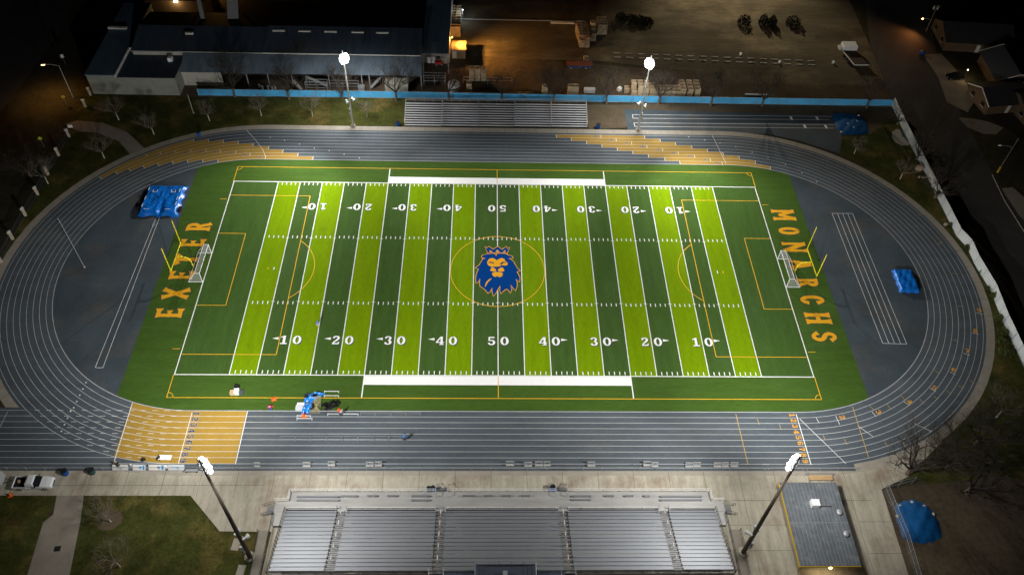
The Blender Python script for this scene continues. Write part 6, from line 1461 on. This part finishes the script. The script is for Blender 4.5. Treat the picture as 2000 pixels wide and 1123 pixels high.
# ================================================================== HOUSES AND CARS (upper right)
SD = at(1965,380)-at(1830,110); SA = atan2(SD.y,SD.x)+pi/2
def house(u, v, w, d, hw, hr, rz, label, wallm, roofm, trim=None, lampz=None):
    p = at(u, v); t = thing('house', label, 'house', (p.x,p.y,0), rz); MB().box(-w/2,w/2,-d/2,d/2,0,hw).add([(-w/2,-d/2,hw),(-w/2,d/2,hw),(-w/2,0,hw+hr),(w/2,-d/2,hw),(w/2,d/2,hw),(w/2,0,hw+hr)],[(0,2,1),(3,4,5)]).build('wall', wallm, t)
    o = .5; z = hw-.15; m = MB()
    for dz in (.12,.0): m.quad((-w/2-o,-d/2-o,z+dz),(w/2+o,-d/2-o,z+dz),(w/2+o,0,hw+hr+.1+dz),(-w/2-o,0,hw+hr+.1+dz)); m.quad((-w/2-o,0,hw+hr+.1+dz),(w/2+o,0,hw+hr+.1+dz),(w/2+o,d/2+o,z+dz),(-w/2-o,d/2+o,z+dz))
    m.build('roof', roofm, t)
    if trim:
        m = MB()
        for s in (-1,1): m.bar((s*(w/2+o+.02),-d/2-o,z+.08),(s*(w/2+o+.02),0,hw+hr+.2),.06,.25); m.bar((s*(w/2+o+.02),0,hw+hr+.2),(s*(w/2+o+.02),d/2+o,z+.08),.06,.25)
        m.build('gable_trim', trim, t)
    for s in (-1,1):
        for y in (-d/4,d/4): m = MB(); m.box(s*(w/2+.012)-.012,s*(w/2+.012)+.012,y-.6,y+.6,1.0,2.1); wd = m.build('window', glass_dark, t); MB().box(s*(w/2+.03)-.02,s*(w/2+.03)+.02,y-.7,y+.7,.90,.99).build('sill', trim_white, wd)
    m = MB(); m.box(-.45,.45,-d/2-.03,-d/2-.003,0,2.05); m.build('door', trim_white, t); return t
house(1893,80,17,11,2.8,2.2,SA,'house with wide dark shingle roof and tan front wall at the upper right',tan_wall,shingle)
house(1958,150,12,9,2.8,2.0,SA+pi/2,'house with pale trimmed gable behind the porch at the upper right',tan_wall,mat('blue_grey_shingles',(0.05,0.065,0.08),.9),trim_white)
house(1945,200,11,8.5,2.7,1.8,0.15,'house with dark roof and lit porch nearest the parked cars',tan_wall,shingle,trim_white)
house(2010,215,9,12,2.8,1.9,0.1,'house with dark roof cut by the right picture edge',tan_wall,shingle)
for u, v, z, e in ((1890,138,2.4,260),(1917,183,2.2,120),(1941,187,2.2,160)):
    p = at(u,v,z); t = thing('porch_lamp', {1890:'brightest porch lamp among the houses at upper right',1917:'small porch lamp left of two at the nearest house',1941:'small porch lamp right of two at the nearest house'}[u], 'porch lamp', (p.x,p.y,0)); MB().tube((0,0,0),(0,0,z),.05).build('post', dark_steel, t); MB().sphere((0,0,z+.12),.16).build('globe', emit('lit_porch_lamp',(1,.8,.5),8), t); lamp('POINT', (p.x,p.y-.3,z+.4), e*0.6, (1,.72,.38))
def sedan(u, v, rz, label, mt):
    p = at(u, v); t = thing('parked_car', label, 'car', (p.x,p.y,.0), rz); m = MB(); loft(m, [(-2.2,.80,.70,.35,.80),(-1.9,.88,.80,.28,.92),(0,.90,.84,.25,.95),(1.5,.88,.80,.28,.88),(2.2,.76,.62,.35,.70)]); m.build('body', mt, t); m = MB(); loft(m, [(-1.7,.78,.60,.85,.98),(-1.0,.80,.62,.85,1.42),(.2,.80,.62,.85,1.45),(1.0,.78,.60,.85,.98)]); m.build('cabin', glass_dark, t); m = MB(); m.box(-.95,.18,-.60,.60,1.43,1.47); m.build('roof_panel', mt, t)
    for s in (-1,1): m = MB(); m.sphere((2.12,s*.55,.62),.13); m.build('headlight', mat('clear_lamp',(0.8,0.82,0.85),.1), t); m = MB(); m.box(-2.2,-2.14,s*.6-.12,s*.6+.12,.6,.74); m.build('tail_light', red_plastic, t)
    for x in (-1.35,1.35):
        for y in (-.80,.80): wheel(t, x, y, .32, .2)
sedan(1863,153,pi+.05,'black car on the driveway by the brightest porch lamp',car_black); sedan(1908,184,pi+.1,'black car parked before the lit porch of the nearest house',car_black)
p = at(1801,106); item('dumped_bag', 'blue bag lying at the kerb below the wooden utility pole', 'bag', MB().sphere((0,0,.4),.7,9,6,(1.2,.9,.7)), blue_plastic, (p.x,p.y,0), smooth=True)

# ================================================================== SKY AND RENDER
w = bpy.data.worlds.new('World'); S.world = w; w.use_nodes = True; nt = w.node_tree
sky = nt.nodes.new('ShaderNodeTexSky'); sky.sky_type = 'NISHITA'; sky.sun_disc = False; sky.sun_elevation = radians(-4.0); sky.sun_rotation = radians(200)
bg = nt.nodes['Background']; bg.inputs['Strength'].default_value = SKY_S; nt.links.new(sky.outputs['Color'], bg.inputs['Color'])
S.view_settings.view_transform = 'Standard'; S.view_settings.look = 'None'; S.view_settings.exposure = EXPO; S.view_settings.gamma = 1.0
S.cycles.max_bounces = 4; S.cycles.diffuse_bounces = 2; S.cycles.glossy_bounces = 2; S.cycles.transparent_max_bounces = 8
S.cycles.use_denoising = True; S.cycles.sample_clamp_indirect = 4.0
